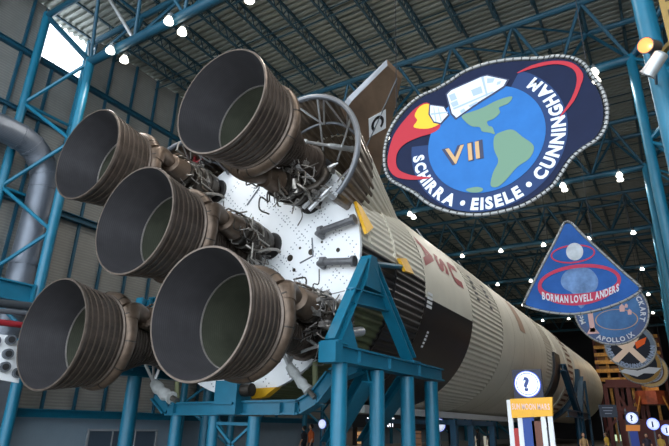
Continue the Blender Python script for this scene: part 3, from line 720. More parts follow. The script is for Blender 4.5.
# ================================================================== BANNERS
navy = mat('banner_navy', (17, 25, 50), .65, 0, .1, 2.); rope_m = mat('banner_frame', (140, 140, 138), .4, .4); lace_m = mat('lacing_black', (18, 20, 26), .7)
def img(px_pts, yb, dy): return [bp(a, b, 1, yb)+Vector((0, -dy, 0)) for a, b in px_pts]
def banner(label, outline, yb, ground, lace=34, hang=None, tube=.045, inset=.97, group='mission patch banners'):
    c = sum(outline, Vector())/len(outline)
    t = thing('patch_banner', label, 'banner', c, group)
    inn = [c+(p-c)*inset for p in outline]
    MB().poly(inn, (0, 1, 0), .03).build('cloth_panel', ground, t, smooth=False)
    MB().tube(outline+[outline[0]], tube, 8).build('tube_frame', rope_m, t, sharp=1.)
    k = len(outline); zz = []
    for i in range(lace):
        f0 = i*k/lace; p = outline[int(f0) % k].lerp(outline[(int(f0)+1) % k], f0 % 1); qn = c+(p-c)*inset; o_ = (p-c).normalized()*tube*1.1
        zz += [qn, p-Vector((0, tube*1.2, 0)), p+o_, p+Vector((0, tube*1.2, 0))]
    MB().tube(zz+[zz[0]], .014, 5).build('lacing_rope', lace_m, t, smooth=False)
    top = sorted(outline, key=lambda p: -p.z)[:len(outline)//3]
    for p in (min(top, key=lambda p: p.x), max(top, key=lambda p: p.x)):
        MB().tube([p, Vector((p.x, yb+.2, 17.8))], .012, 5).build('hanger_cable', lace_m, t)
    return t
def art(t, name, pts, mm, d=.0): return MB().poly([p+Vector((0, -d, 0)) for p in pts], (0, -1, 0), .004).build(name, mm, t, smooth=False)
def ring_art(t, name, c, r0, r1, yb, mm, d, a0=0, a1=360, n=64, sx=1., sz=1.):
    vs = []
    for k in range(n+1):
        a = math.radians(a0+(a1-a0)*k/n); vs += [Vector((c[0]+r*sx*math.cos(a), yb-d, c[1]+r*sz*math.sin(a))) for r in (r0, r1)]
    return MB().add(vs, [(2*k, 2*k+1, 2*k+3, 2*k+2) for k in range(n)]).build(name, mm, t, smooth=False)
def disc(c, r, n=64): return [Vector((c[0]+r*math.cos(2*PI*k/n), 0, c[1]+r*math.sin(2*PI*k/n))) for k in range(n)]
def arc_text(t, s, c, r, yb, size, am, mm, out_top=False, bold=.03, d=.02, wide=1.):
    """letters along a circle; out_top False: read along the bottom with tops towards the centre; am = middle angle in degrees"""
    mb = MB(); sg = -1 if out_top else 1
    def fn(u, v):
        a = math.radians(am)+sg*u/r; rr = r+(v if out_top else -v)
        return (c[0]+rr*math.cos(a), yb-d, c[1]+rr*math.sin(a))
    text_flat(mb, s, fn, size, bold, wide=wide); return mb.build('lettering', mm, t, smooth=False)
def C1(x, y): return (x/2.348+370, y/2.348+40)
bw = mat('banner_white', (196, 200, 208), .6); bred = mat('banner_red', (160, 44, 54), .6); byel = mat('banner_yellow', (222, 168, 52), .6)
bglobe = mat('banner_blue', (40, 96, 156), .6, 0, .08, 2.); bring = mat('banner_ring', (34, 53, 90), .6); bland = mat('banner_green', (100, 128, 108), .6)
btan = mat('banner_tan', (180, 146, 106), .6); bline = mat('banner_line', (58, 62, 82), .6); bgrey = mat('banner_grey', (150, 164, 190), .6)
Y1 = 1.6
o1 = [(44, 218), (62, 186), (90, 154), (120, 131), (152, 117), (186, 98), (222, 74), (280, 54), (340, 45), (400, 43), (440, 38), (478, 43), (504, 58), (521, 84), (541, 110), (553, 140), (557, 170), (552, 205), (534, 232), (500, 255), (472, 279), (450, 312), (430, 341), (400, 365), (360, 388), (310, 403), (250, 411), (190, 404), (140, 386), (104, 359), (74, 343), (49, 328), (36, 305), (33, 270), (37, 243)]
o1 = closed_curve(img([C1(*q) for q in o1], Y1, 0), 3)
b1 = banner('large navy cloud-shaped patch banner with blue globe, spacecraft and VII', o1, Y1, navy, 110)
gc = (10.7, 8.33)
def im1(pts, d, n=4): return closed_curve(img([C1(*q) for q in pts], Y1, d), n)
ring_art(b1, 'text_ring', gc, 1.4, 1.9, Y1, bring, .012, 172, 418)
art(b1, 'swoosh', im1([(500, 80), (495, 108), (478, 146), (444, 184), (471, 142), (485, 104), (482, 76), (462, 62), (430, 58), (384, 67), (345, 79), (382, 60), (430, 50), (475, 55)], .0), bred, .018)
art(b1, 'flame', im1([(140, 150), (112, 158), (84, 186), (58, 222), (45, 262), (43, 296), (60, 321), (100, 329), (146, 324), (102, 319), (72, 308), (62, 290), (66, 264), (84, 244), (116, 229), (150, 218), (166, 198)], 0), bred, .022)
art(b1, 'flame_core', im1([(139, 152), (118, 158), (106, 178), (112, 190), (104, 206), (138, 209), (165, 196), (150, 178)], 0), byel, .028)
art(b1, 'globe', [Vector((v.x, Y1, v.z)) for v in disc(gc, 1.43)], bglobe, .02)
art(b1, 'continent', im1([(218, 178), (262, 162), (300, 143), (334, 134), (326, 150), (304, 160), (306, 172), (292, 186), (276, 193), (280, 203), (288, 206), (294, 222), (282, 219), (264, 216), (258, 206), (240, 204), (224, 192)], 0), bland, .03)
art(b1, 'continent', im1([(293, 228), (312, 216), (336, 212), (358, 228), (385, 250), (376, 278), (346, 300), (320, 330), (300, 346), (284, 342), (290, 312), (302, 285), (292, 258)], 0), bland, .03)
art(b1, 'continent', im1([(226, 352), (250, 346), (266, 350), (260, 358), (238, 359)], 0), bland, .03)
art(b1, 'spacecraft', img([C1(*q) for q in ((178, 128), (190, 117), (262, 86), (276, 82), (328, 94), (318, 112), (290, 130), (255, 152), (202, 189), (190, 176))], Y1, 0), bline, .03)
art(b1, 'spacecraft', img([C1(*q) for q in ((182, 130), (192, 120), (262, 89), (276, 86), (322, 96), (314, 110), (288, 127), (254, 148), (204, 184), (194, 174))], Y1, 0), bw, .036)
art(b1, 'spacecraft_nozzle', img([C1(*q) for q in ((140, 152), (176, 156), (188, 178), (168, 200), (150, 196), (138, 176))], Y1, 0), bline, .03)
art(b1, 'spacecraft_nozzle', img([C1(*q) for q in ((143, 155), (174, 159), (184, 177), (167, 196), (152, 193), (142, 176))], Y1, 0), bw, .036)
pn = MB()
for q in (((186, 132), (200, 126), (206, 140), (192, 146)), ((190, 150), (206, 143), (210, 154), (196, 160)), ((238, 120), (262, 110), (266, 126), (244, 134)), ((276, 92), (294, 92), (290, 102), (276, 104)), ((196, 162), (290, 122), (291, 125), (198, 166)), ((262, 90), (268, 88), (278, 132), (274, 134)), ((212, 168), (222, 162), (226, 168), (216, 174)), ((232, 156), (252, 146), (254, 150), (236, 160)), ((150, 160), (152, 160), (158, 194), (155, 194)), ((160, 160), (162, 160), (170, 192), (167, 193)), ((144, 174), (184, 170), (184, 173), (144, 178)), ((300, 100), (310, 98), (306, 106), (298, 108))):
    pn.poly([p+Vector((0, -.042, 0)) for p in img([C1(*k) for k in q], Y1, 0)], (0, -1, 0), .003)
pn.build('spacecraft_panels', bgrey, b1, smooth=False)
def planar(cx, cz, yb, d=.035): return lambda u, v: (cx+u, yb-d, cz+v)
vc = bp(*C1(223, 286), 1, Y1)
for dd, bo, mm in ((.034, .05, bline), (.04, .015, btan)):
    mb = MB(); text_flat(mb, 'VII', planar(vc.x, vc.z, Y1, dd), .47, bo, wide=1.15); mb.build('numeral', mm, b1, smooth=False)
arc_text(b1, 'SCHIRRA • EISELE • CUNNINGHAM', gc, 1.84, Y1, .285, 293.5, bw, bold=.05, wide=.985)
# triangular banner
Y2 = 11.0
def C2(x, y): return (x/4.458+525, y/4.458+220)
o2 = closed_curve(img([C2(*q) for q in ((180, 10), (194, 9), (212, 18), (262, 70), (330, 132), (420, 215), (508, 292), (516, 306), (508, 322), (440, 362), (340, 398), (225, 419), (110, 412), (10, 388), (-4, 376), (0, 358), (40, 275), (90, 178), (140, 82), (168, 24))], Y2, 0), 3)
bb2 = mat('banner_royal', (38, 84, 150), .6, 0, .2, 1.2)
b2 = banner('blue rounded triangle patch banner with moon, earth and red figure eight', o2, Y2, bb2, 50, tube=.05)
def im2(pts): return closed_curve(img([C2(*q) for q in pts], Y2, 0), 4)
def loop2(cx, cy, rx, ry, tilt, wf, name, mm, d):
    vs = []; n = 56
    for k in range(n+1):
        a = 2*PI*k/n
        for s in (-1, 1):
            ww = wf(a)*s/2; x = (rx+ww)*math.cos(a); y = (ry+ww)*math.sin(a)
            xx = cx+x*math.cos(tilt)-y*math.sin(tilt); yy = cy+x*math.sin(tilt)+y*math.cos(tilt)
            vs.append(bp(*C2(xx, yy), 1, Y2)+Vector((0, -d, 0)))
    return MB().add(vs, [(2*k, 2*k+1, 2*k+3, 2*k+2) for k in range(n)]).build(name, mm, b2, smooth=False)
bpink = mat('banner_pink', (176, 58, 84), .6); bmoon = mat('banner_moon', (178, 184, 190), .6, 0, .25, 3.); bearth = mat('banner_earth', (96, 124, 164), .6, 0, .5, 1.6)
art(b2, 'earth', im2([(160, 275), (172, 240), (205, 218), (250, 212), (295, 222), (325, 262), (322, 300), (300, 330), (250, 395), (215, 330), (175, 305)]), bearth, .014)
loop2(214, 152, 96, 38, -.1, lambda a: 7, 'red_loop', bpink, .02)
loop2(243, 280, 178, 74, -.1, lambda a: 16+36*max(0, math.sin(a-.1))**1.5, 'red_loop', bpink, .022)
art(b2, 'moon', im2([(222+38*math.cos(2*PI*k/12), 142+39*math.sin(2*PI*k/12)) for k in range(12)]), bmoon, .026)
mb = MB()
def f2(u, v):      # baseline follows the lower curve of the red loop
    x = 250+u; y = 371-25*((x-222)/150)**2-.05*(x-170)
    return bp(*C2(x-v*.05, y-v), 1, Y2)+Vector((0, -.03, 0))
text_flat(mb, 'BORMAN LOVELL ANDERS', f2, 32, .035, wide=345/text_flat(MB(), 'BORMAN LOVELL ANDERS', lambda u, v: (u, 0, v), 32, .035)); mb.build('lettering', bw, b2, smooth=False)
# round banners further along the hall
def round_banner(label, c, r, yb, ground, rim, sz=1.0):
    out = [Vector((c[0]+r*math.cos(2*PI*k/60), yb, c[1]+r*sz*math.sin(2*PI*k/60))) for k in range(60)]
    t = banner(label, out, yb, rim, 40, tube=.05, inset=.97)
    art(t, 'inner_disc', [Vector((c[0]+r*.8*math.cos(2*PI*k/48), yb, c[1]+r*.8*sz*math.sin(2*PI*k/48))) for k in range(48)], ground, .012)
    return t
def rb_place(px, py, rpx, yb):
    q = bp(px, py, 1, yb); return (q.x, q.z), (bp(px+rpx, py, 1, yb).x-bp(px-rpx, py, 1, yb).x)/2*.94
Y3 = 20.2; c3, r3 = rb_place(610.5, 311, 39.5, Y3)
bb3 = mat('banner_sky', (66, 104, 150), .6, 0, .25, 1.5); bpurp = mat('banner_purple', (76, 92, 128), .6)
b3 = round_banner('round blue patch banner reading APOLLO IX, right behind the triangle banner', c3, r3, Y3, bb3, bpurp)
arc_text(b3, 'APOLLO IX', c3, r3*.93, Y3, .23, 272, bw, bold=.03)
arc_text(b3, 'McDIVITT SCOTT SCHWEICKART', c3, r3*.79, Y3, .23, 88, bw, out_top=True, bold=.03, wide=.95)
ring_art(b3, 'orbit', (c3[0]+.2, c3[1]-.45), .8, .84, Y3, btan, .02, sx=1.15, sz=.62)
pk = mat('banner_rose', (198, 160, 156), .6)
art(b3, 'rocket_figure', [Vector((c3[0]-.95+a, Y3, c3[1]+b)) for a, b in ((-.12, -1.), (.12, -1.), (.12, .3), (.05, .6), (0, .8), (-.05, .6), (-.12, .3))], pk, .02)
art(b3, 'rocket_figure', [Vector((c3[0]-.95+a, Y3, c3[1]+b)) for a, b in ((-.3, -1.1), (.3, -1.1), (.12, -.8), (-.12, -.8))], pk, .02)
for dx, dz, s in ((.55, .1, .22), (.85, -.12, .16), (-.1, .5, .2), (.75, .2, .12)):
    art(b3, 'spacecraft', [Vector((c3[0]+dx+s*math.cos(k*1.256+.3)*(1 if k % 2 else .6), Y3, c3[1]+dz+s*math.sin(k*1.256+.3))) for k in range(5)], pk, .02)
Y4 = 29.4; c4, r4 = rb_place(630, 346, 27, Y4)
b4 = round_banner('grey rimmed dark patch banner with orange tailed shape, third behind the triangle', c4, r4, Y4, mat('banner_dark', (34, 38, 48), .6), mat('banner_rim', (104, 116, 130), .6))
arc_text(b4, 'YOUNG', c4, r4*.95, Y4, .26, 265, bgrey, bold=.03)
arc_text(b4, 'STAFFORD', c4, r4*.95, Y4, .26, 205, bgrey, bold=.03)
arc_text(b4, 'CERNAN', c4, r4*.95, Y4, .26, 325, bgrey, bold=.03)
art(b4, 'numeral', [Vector((c4[0]+a, Y4, c4[1]+b)) for a, b in ((-1.3, -.9), (-.8, -1.), (-.1, -.35), (.5, -1.1), (.8, -.9), (.15, -.1), (.6, .5), (.2, .6), (-.15, .2), (-.8, .6), (-1.1, .4), (-.45, -.2))], mat('banner_peach', (222, 196, 176), .6), .02)
art(b4, 'flame', [Vector((c4[0]+a, Y4, c4[1]+b)) for a, b in ((.35, -.2), (.85, .1), (1.0, .5), (.6, .35), (.3, .2))], mat('banner_orange', (226, 96, 40), .6), .026)
Y5 = 38.8; c5, r5 = rb_place(639.5, 364, 23, Y5)
b5 = round_banner('dark round patch banner with white wings, fourth behind the triangle', c5, r5, Y5, MATS['banner_dark'], mat('banner_gold', (150, 120, 70), .6))
art(b5, 'eagle_wing', [Vector((c5[0]+a, Y5, c5[1]+b)) for a, b in ((-1.5, -.55), (-1.0, -.3), (-.2, -.5), (.6, -.25), (1.4, -.35), (.9, -.75), (.2, -.7), (-.3, -.95), (-.9, -.75))], bw, .02)
c6, r6 = rb_place(649, 370, 20, 48.5)
b6 = round_banner('gold ringed brown patch banner, farthest of the banner row', c6, r6, 48.5, mat('banner_brown', (108, 84, 60), .6), mat('banner_gold2', (186, 160, 112), .6))
ring_art(b6, 'ring', c6, r6*.66, r6*.72, 48.5, bgrey, .02)

# ================================================================== SPOTLIGHTS and yellow gantry, top right
t = thing('yellow_gantry', 'yellow slotted steel mast at the top right edge beside the blue column', 'mast', (15.0, 1.2, 0))
A = bp(668, -20, 1, 1.2); B = bp(684, 62, 1, 1.2)
dv = (A-B); gm = mat('gantry_yellow', (128, 100, 36), .5, 0, .15, 3.)
top_ = B+dv*1.9; bot_ = Vector((B.x+(B.x-A.x)*0, 1.2, 0))
MB().bar((B.x, 1.2, 0), (B.x, 1.2, 17.5), .34, .06, (0, 1, 0)).build('mast_plate', gm, t, smooth=False)
for k in range(34): MB().box((B.x, 1.165, .4+k*.5), (.12, .012, .28)).build('slot', mat('slot_dark', (60, 48, 20), .7), t, smooth=False)
MB().bar((B.x, 1.25, 9.4), (XR, 1.9, 9.4), .1, .1).build('clamp_arm', gm, t, smooth=False)
for (px, py), ang, glow, lab in (((649, 46), (-.4, -.8, -.3), 1, 'orange glowing spotlight clamped to the blue column at top right'), ((652, 68), (-.6, .3, -.6), 0, 'unlit silver spotlight just below the orange one at top right')):
    c = bp(px, py, 1, 1.1); dn = Vector(ang).normalized()
    t = thing('spotlight', lab, 'spotlight', c, 'clamped spotlights')
    MB().tube([c-dn*.34, c-dn*.3, c+dn*.1, c+dn*.16], [.1, .14, .15, .17], 16).build('can', lampm_m if not glow else mat('can_dark', (70, 60, 56), .5, .3), t, sharp=.5)
    MB().tube([c+dn*.165, c+dn*.17], .15, 16).build('lens', spotg_m if glow else mat('lens_grey', (120, 124, 130), .2, .2), t)
    MB().tube([c-dn*.1, Vector((XR-.1, 1.75, c.z))], .03, 6).build('clamp_arm', grey_m, t)
    if glow: 
        ld = bpy.data.lights.new('spotlight_beam', 'POINT'); ld.energy = 4; ld.color = (1, .6, .3); lo = bpy.data.objects.new('spotlight_beam', ld); COL.objects.link(lo); lo.location = c+dn*.4

# ================================================================== GROUND LEVEL: kiosk, signs, displays, people
def lit_disc_sign(label, c, r, board, face_em=3., rim=(60, 80, 180), text='?', w=None, group='round lit signs', square=True):
    t = thing('round_sign', label, 'sign', c, group); c = Vector(c)
    hw = w or r*1.12
    if square: MB().box(c+Vector((0, .06, 0)), (hw*2, .1, hw*2)).build('board', mat('sign_navy', (26, 30, 56), .5), t, smooth=False)
    dk = lambda rr, dy: [c+Vector((rr*math.cos(2*PI*k/40), dy, rr*math.sin(2*PI*k/40))) for k in range(40)]
    MB().poly(dk(r, 0), (0, -1, 0), .03).build('rim_disc', mat('sign_rim%d' % rim[2], rim, .4, emit=rim, es=.8), t, smooth=False)
    MB().poly(dk(r*.93, -.035), (0, -1, 0), .01).build('lit_face', mat('sign_face', (232, 238, 250), .4, emit=(225, 236, 255), es=.6), t, smooth=False)
    rg_ = MB(); vs = []
    for k in range(41):
        a = 2*PI*k/40; vs += [c+Vector((q*math.cos(a), -.048, q*math.sin(a))) for q in (r*.78, r*.83)]
    rg_.add(vs, [(2*k, 2*k+1, 2*k+3, 2*k+2) for k in range(40)]); rg_.build('ring_line', mat('sign_blue', (52, 74, 140), .5), t, smooth=False)
    if text:
        mb = MB(); text_flat(mb, text, lambda u, v: (c.x+u, c.y-.05, c.z-r*.48+v), r*.98, .05); mb.build('symbol', MATS['sign_blue'], t, smooth=False)
    return t
YK = 10.5
def kq(x, y): return bp(x, y, 1, YK)
c = kq(527.5, 384); rr = (kq(541, 383)-kq(514.5, 383)).length/2
lit_disc_sign('large round white question mark sign on the yellow kiosk board', c, rr, None, w=rr*1.1)
t = thing('info_kiosk', 'yellow kiosk board on white posts below the question mark', 'kiosk', (c.x, YK, 0))
q = [kq(510, 399), kq(552, 397), kq(552.5, 416), kq(512, 418)]
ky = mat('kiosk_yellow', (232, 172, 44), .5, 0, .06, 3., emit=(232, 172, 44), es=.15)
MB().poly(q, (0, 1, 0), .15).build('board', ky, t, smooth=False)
mb = MB(); bc = kq(531, 409.5); text_flat(mb, 'SUN MOON MARS', lambda u, v: (bc.x+u, YK-.012, bc.z+v), .2, .02, wide=1.3/text_flat(MB(), 'SUN MOON MARS', lambda u, v: (u, 0, v), .2, .02)); mb.build('lettering', mat('kiosk_text', (250, 214, 206), .5), t, smooth=False)
for px in (511, 520.5, 544, 551):
    x = kq(px, 430).x; MB().bar((x, YK+.1, 0), (x, YK+.1, 2.7), .16, .1, (0, 1, 0)).build('post', white_m, t, smooth=False)
for px, w_, z0, z1, mm in ((515.5, .26, .9, 1.75, mat('panel_red', (178, 44, 40), .5)), (527, .5, 1.0, 2.2, mat('panel_blue', (30, 70, 150), .5)), (537, .34, .4, 2.0, mat('panel_brown', (110, 60, 40), .5)), (547.5, .22, .6, 1.8, mat('panel_dark', (40, 40, 52), .5))):
    x = kq(px, 430).x; MB().box((x, YK+.1, (z0+z1)/2), (w_, .04, z1-z0)).build('info_panel', mm, t, smooth=False)
for (px, py, yb, r, lab, rim, tx) in ((632, 418, 34, .38, 'small round question mark sign above the orange board at the right', (60, 80, 180), '?'),
        (653, 424, 38, .42, 'small round sign with blue glow near the right edge', (60, 110, 250), 'i'),
        (667, 430, 42, .42, 'small round sign with blue glow cut by the right edge', (60, 110, 250), 'i'),
        (322.5, 424, 13.5, .22, 'small round white sign between the cradle beam and the first stand post', (60, 80, 180), ''),
        (439.5, 425, 26, .42, 'small round white sign just right of the fourth stand post', (60, 80, 180), '')):
    lit_disc_sign(lab, bp(px, py, 1, yb), r, None, rim=rim, text=tx, square=(tx == '?'))
    if tx != '?':
        o = bp(px, py, 1, yb); tag(MB().bar((o.x, yb+.12, 0), (o.x, yb+.12, o.z), .1, .08, (0, 1, 0)).build('sign_post', grey_m, smooth=False, origin=(o.x, yb+.12, 0)), 'thin post holding the '+lab.split(' between')[0].split(' just')[0], 'post', 'sign posts')
t = thing('info_kiosk', 'small orange board on a blue post under the far question mark', 'kiosk', (bp(632, 428, 1, 34).x, 34, 0))
MB().poly([bp(626, 425, 1, 34), bp(640, 425, 1, 34), bp(640, 431, 1, 34), bp(626, 431, 1, 34)], (0, 1, 0), .12).build('board', mat('kiosk_orange', (214, 130, 50), .5, emit=(214, 130, 50), es=.2), t, smooth=False)
MB().bar((bp(634, 435, 1, 34).x, 34.1, 0), (bp(634, 435, 1, 34).x, 34.1, 2.3), .5, .1, (0, 1, 0)).build('post', mat('panel_blue2', (40, 70, 170), .5), t, smooth=False)
MB().bar((bp(629, 435, 1, 34).x, 34.1, 0), (bp(629, 435, 1, 34).x, 34.1, 3.2), .1, .1, (0, 1, 0)).build('post', grey_m, t, smooth=False)
# shop front under the rocket with lit name, showcase glow
YS = 33.
ls_ = bp(381, 421, 1, YS)
t = thing('shop_sign', 'dark fascia with white lit shop lettering, seen between the stand posts', 'sign', (ls_.x, YS, 0))
A = bp(352, 414, 1, YS); B = bp(452, 430, 1, YS)
MB().box(((A.x+B.x)/2, YS+.2, (A.z+B.z)/2), (B.x-A.x, .3, A.z-B.z)).build('fascia', mat('shop_dark', (22, 24, 30), .6), t, smooth=False)
mb = MB(); tl = bp(367, 426, 1, YS); tr_ = bp(394.5, 426, 1, YS)
W_ = text_flat(MB(), 'RIGHT STUFF', lambda u, v: (u, 0, v), 1, .02); sz = (bp(381, 417, 1, YS).z-bp(381, 426, 1, YS).z)
text_flat(mb, 'RIGHT STUFF', lambda u, v: ((tl.x+tr_.x)/2+u, YS+.03, tl.z+v), sz, .02, wide=(tr_.x-tl.x)/(W_*sz)); mb.build('lettering', mat('sign_lit', (240, 240, 246), .4, emit=(240, 242, 255), es=1.6), t, smooth=False)
for x in (A.x+.2, B.x-.2): MB().box((x, YS+.2, B.z/2), (.3, .3, B.z)).build('pier', MATS['shop_dark'], t, smooth=False)
for px, col_, lab in ((356, (250, 190, 130), 'warm lit shop display behind the first stand post gap'), (369, (226, 140, 80), 'orange lit shop display left of the second stand post'), (417, (120, 90, 70), 'dim brown shop display between third and fourth stand posts')):
    A = bp(px-5, 432, 1, YS+1.5); B = bp(px+4, 452, 1, YS+1.5)
    t = thing('shop_display', lab, 'display', ((A.x+B.x)/2, YS+1.5, 0), 'lit shop displays')
    MB().box(((A.x+B.x)/2, YS+1.6, A.z/2+.1), (B.x-A.x, .2, A.z)).build('back_panel', mat('display_%d' % px, col_, .6, emit=col_, es=.35), t, smooth=False)
    for k in (.3, .75, 1.1): MB().box(((A.x+B.x)/2, YS+1.4, k), (B.x-A.x+.1, .3, .05)).build('shelf', MATS['shop_dark'], t, smooth=False)
for k, (xa, xb) in enumerate(((469, 480), (483, 497))):
    A = bp(xa, 436 - (0 if k == 0 else 0), 1, 30); B = bp(xb, 452, 1, 30)
    t = thing('display_board', ['cream lit display board under the rocket, left one', 'cream lit display board under the rocket, right one'][k], 'board', ((A.x+B.x)/2, 30, 0), 'cream display boards')
    MB().box(((A.x+B.x)/2, 30, A.z/2+.1), (B.x-A.x, .1, A.z-.2)).build('panel', mat('board_cream', (214, 208, 190), .5, emit=(214, 208, 190), es=.25), t, smooth=False)
    for x in (A.x, B.x): MB().bar((x, 30, 0), (x, 30, A.z), .07, .12, (0, 1, 0)).build('frame_post', MATS['shop_dark'], t, smooth=False)
# exhibit gantry glowing red and gold at the far end
redm = mat('gantry_red', (84, 30, 26), .55); goldm = mat('foil_gold', (168, 122, 56), .45, .4, .5, 2., .3); orm = mat('foil_orange', (134, 66, 42), .5, .2, .5, 1.6, .5)
t = thing('red_gantry', 'dark red steel gantry at the far end, right of the second stage', 'gantry', bp(625, 420, 1, 62))
A = bp(606, 384, 1, 62); B = bp(643, 392, 1, 62)
for px in (607, 618, 630, 641):
    q = bp(px, 400, 1, 62); MB().bar((q.x, 62, 0), (q.x, 62, A.z), .45, .45, (0, 1, 0)).build('leg', redm, t, smooth=False)
for f_, w_ in ((1, .9), (.6, .5)): MB().bar((A.x, 62, A.z*f_), (B.x, 62, A.z*f_), w_, w_).build('cross_beam', redm, t, smooth=False)
q0, q1 = bp(607, 430, 1, 62), bp(640, 395, 1, 62); q2, q3 = bp(618, 395, 1, 62), bp(640, 428, 1, 62)
MB().bar(q0, q1, .3, .3).bar(q2, q3, .3, .3).build('diagonal', redm, t, smooth=False)
t = thing('lit_gallery', 'golden lit layered steel gallery high at the far end behind the second stage', 'gallery', (bp(620, 360, 1, 88).x, 88, 0))
gx0, gx1 = bp(596, 360, 1, 88).x, bp(662, 360, 1, 88).x
for k, py in enumerate((338, 347, 355, 363, 372, 381)):
    z = bp(620, py, 1, 88).z; MB().bar((gx0, 88-.6*k, z), (gx1, 88-.6*k, z), .5, .55).build('gallery_beam', goldm, t, smooth=False)
    if k in (1, 3, 4): MB().box(((gx0+gx1)/2, 88.6, z+.6), (gx1-gx0, .1, .9)).build('gallery_panel', mat('gallery_brown', (120, 84, 44), .5, .3, .5, .8), t, smooth=False)
for k in range(7):
    x = gx0+(gx1-gx0)*k/6; MB().bar((x, 88.3, 0), (x, 88.3, bp(620, 336, 1, 88).z), .4, .4, (0, 1, 0)).build('gallery_post', goldm if k % 2 else redm, t, smooth=False)
t = thing('foil_module', 'orange foil covered module lit below the last banners', 'exhibit', bp(652, 400, 1, 60))
c = bp(652, 398, 1, 60); mb = MB()
rnd = random.Random(3)
vs = []
for k in range(10): a = 2*PI*k/10; vs.append(Vector((c.x+1.6*math.cos(a), 60+1.6*math.sin(a), c.z-.7)))
mb.poly(vs, (0, 0, 1), 1.4); mb.build('descent_body', orm, t, smooth=False)
MB().sphere(c+Vector((0, 0, 1.1)), .85, 12).box(c+Vector((.2, -.5, .9)), (1.2, 1., .8)).build('cabin', goldm, t, smooth=False)
for k in range(4):
    a = PI/4+k*PI/2; MB().tube([c+Vector((1.4*math.cos(a), 1.4*math.sin(a), .3)), Vector((c.x+2.5*math.cos(a), 60+2.5*math.sin(a), c.z-2.2))], .09, 8).tube([Vector((c.x+2.5*math.cos(a), 60+2.5*math.sin(a), c.z-2.3)), Vector((c.x+2.5*math.cos(a), 60+2.5*math.sin(a), c.z-2.2))], .45, 12).build('leg', goldm, t)
MB().box((c.x, 60, (c.z-2.3)/2), (6, 6, c.z-2.3)).build('plinth', redm, t, smooth=False)
for loc, w_, col_ in ((bp(622, 352, 1, 80), 260, (1, .75, .42)), (bp(650, 380, 1, 55), 90, (1, .5, .25)), (bp(615, 400, 1, 57), 40, (1, .6, .35))):
    ld = bpy.data.lights.new('exhibit_light', 'POINT'); ld.energy = w_; ld.color = col_; ld.shadow_soft_size = .5; lo = bpy.data.objects.new('exhibit_light', ld); COL.objects.link(lo); lo.location = loc
t = thing('hanging_sign', 'dark blue hanging sign board beside the end of the second stage', 'sign', bp(608, 411, 1, 40))
c = bp(608, 411, 1, 40); MB().box(c, (1.3, .12, .95)).build('board', mat('sign_slate', (40, 52, 72), .5), t, smooth=False)
ln = MB()
for k in range(3): ln.box(c+Vector((0, -.07, .25-.22*k)), (.8-.15*k, .01, .07))
ln.build('text_lines', mat('sign_grey', (140, 150, 170), .5), t, smooth=False)
for sx in (-.55, .55): MB().bar(c+Vector((sx, 0, -.4)), (c.x+sx, 40, 0), .06, .06, (0, 1, 0)).build('post', grey_m, t, smooth=False)
# bright doorways in the far wall
for k, (xa, xb, ya) in enumerate(((613, 629, 434), (636, 646, 434), (648, 658, 433))):
    A = bp(xa, ya, 1, 105.8); B = bp(xb, ya, 1, 105.8)
    wd = struct(MB().box(((A.x+B.x)/2, 105.75, A.z/2), (B.x-A.x, .1, A.z)).build('window_%d' % (k+2), mat('daylight_pane', (190, 210, 170), .5, emit=(196, 216, 176), es=.9), smooth=False))
    MB().bar((A.x, 105.65, A.z), (B.x, 105.65, A.z), .1, .2).bar(((A.x+B.x)/2, 105.65, 0), ((A.x+B.x)/2, 105.65, A.z), .12, .1, (0, 1, 0)).build('window_frame', dark_m, wd, smooth=False)

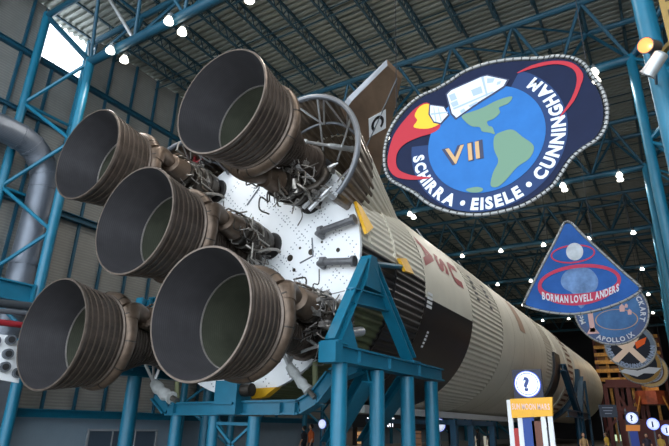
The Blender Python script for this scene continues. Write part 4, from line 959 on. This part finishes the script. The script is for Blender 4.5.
# people: far visitors, standing figures grown from a jointed skeleton
def person(label, x, y, h, rz, shirt, trousers, hair, skin=(198, 150, 122), arm=.0):
    s = h/1.75
    t = thing('person', label, 'person', (x, y, 0), 'visitors')
    R = Matrix.Rotation(rz, 3, 'Z')
    def W(p): return Vector((x, y, 0))+R @ (Vector(p)*s)
    body = MB()
    body.tube([W(p) for p in ((0, 0, .93), (0, 0, 1.0), (0, .01, 1.15), (0, 0, 1.32), (0, 0, 1.42), (0, -.01, 1.47), (0, -.01, 1.52))], [q*s for q in (.15, .165, .155, .17, .13, .06, .055)], 14)
    for k in (-1, 1):
        body.tube([W(p) for p in ((.09*k, 0, .95), (.095*k, .0, .75), (.1*k, -.01, .5), (.1*k, .02, .3), (.1*k, .02, .09))], [q*s for q in (.1, .09, .065, .06, .045)], 10, 1)
        body.tube([W(p) for p in ((.1*k, .06, .05), (.1*k, -.05, .05), (.1*k, -.17, .03))], [q*s for q in (.045, .05, .03)], 8, 3)
        body.tube([W(p) for p in ((.17*k, 0, 1.41), (.215*k, .01, 1.3), (.24*k, .02, 1.12))], [q*s for q in (.06, .055, .045)], 9)
        body.tube([W(p) for p in ((.24*k, .02, 1.12), (.25*k, -.06-arm*.1, .98+arm*.2), (.25*k, -.1-arm*.1, .86+arm*.35), (.25*k, -.12, .79+arm*.45))], [q*s for q in (.044, .036, .03, .035)], 8, 2)
    body.sphere(W((0, -.02, 1.64)), .115*s, 14, 2, (.82, .95, 1.1))
    body.sphere(W((0, -.13, 1.63)), .02*s, 6, 2)
    body.build('body', [mat('cloth_%d_%d_%d' % shirt, shirt, .8), mat('cloth_%d_%d_%d' % trousers, trousers, .8), mat('skin_%d' % skin[0], skin, .6), rubber_m], t, sharp=1.2)
    MB().sphere(W((0, .015, 1.672)), .12*s, 14, 0, (.9, .98, 1.0)).build('hair', mat('hair_%d' % hair[0], hair, .7), t)
def head_at(px, py, yb, h): q = bp(px, py, 1, yb); return q.x
for px, yb, h, lab, sh, tr, hr in ((311, 12.2, 1.66, 'dark-haired person in an orange top left of the first stand post', (196, 92, 40), (40, 44, 60), (24, 18, 16)),
        (304, 12.6, 1.58, 'dark-haired person in a dark top left of the one in orange', (44, 44, 52), (30, 34, 44), (30, 22, 18)),
        (583, 24, 1.58, 'person in a tan top right of the kiosk', (176, 140, 96), (60, 60, 70), (40, 30, 24)),
        (606, 30, 1.6, 'person in a yellow top left of the orange board', (200, 160, 60), (50, 54, 70), (60, 44, 30)),
        (646, 30, 1.62, 'person in a dark top below the left blue sign', (50, 44, 60), (40, 40, 46), (26, 20, 18)),
        (660, 31, 1.6, 'person in a yellow shirt near the right edge', (206, 170, 80), (54, 50, 60), (34, 26, 20)),
        (478, 27, 1.6, 'person silhouetted in front of the cream left display board', (34, 36, 42), (26, 28, 32), (20, 16, 14)),
        (490, 27, 1.55, 'person silhouetted in front of the cream right display board', (40, 38, 46), (30, 30, 36), (22, 18, 16))):
    person(lab, head_at(px, 436, yb, h), yb, h, random.uniform(-2, 2), sh, tr, hr)

# ================================================================== LIGHT
for k_, m_ in MATS.items():
    if k_.startswith('banner'): m_.node_tree.nodes['Principled BSDF'].inputs['Specular IOR Level'].default_value = .15
wd = bpy.data.worlds.new('world'); SC.world = wd; wd.use_nodes = True
bg = wd.node_tree.nodes['Background']; bg.inputs[0].default_value = (.80, .90, 1.0, 1); bg.inputs[1].default_value = 4.0
vs = SC.view_settings; vs.view_transform = 'Standard'; vs.look = 'None'; vs.exposure = 0.38; vs.gamma = 1.0; vs.use_curve_mapping = False
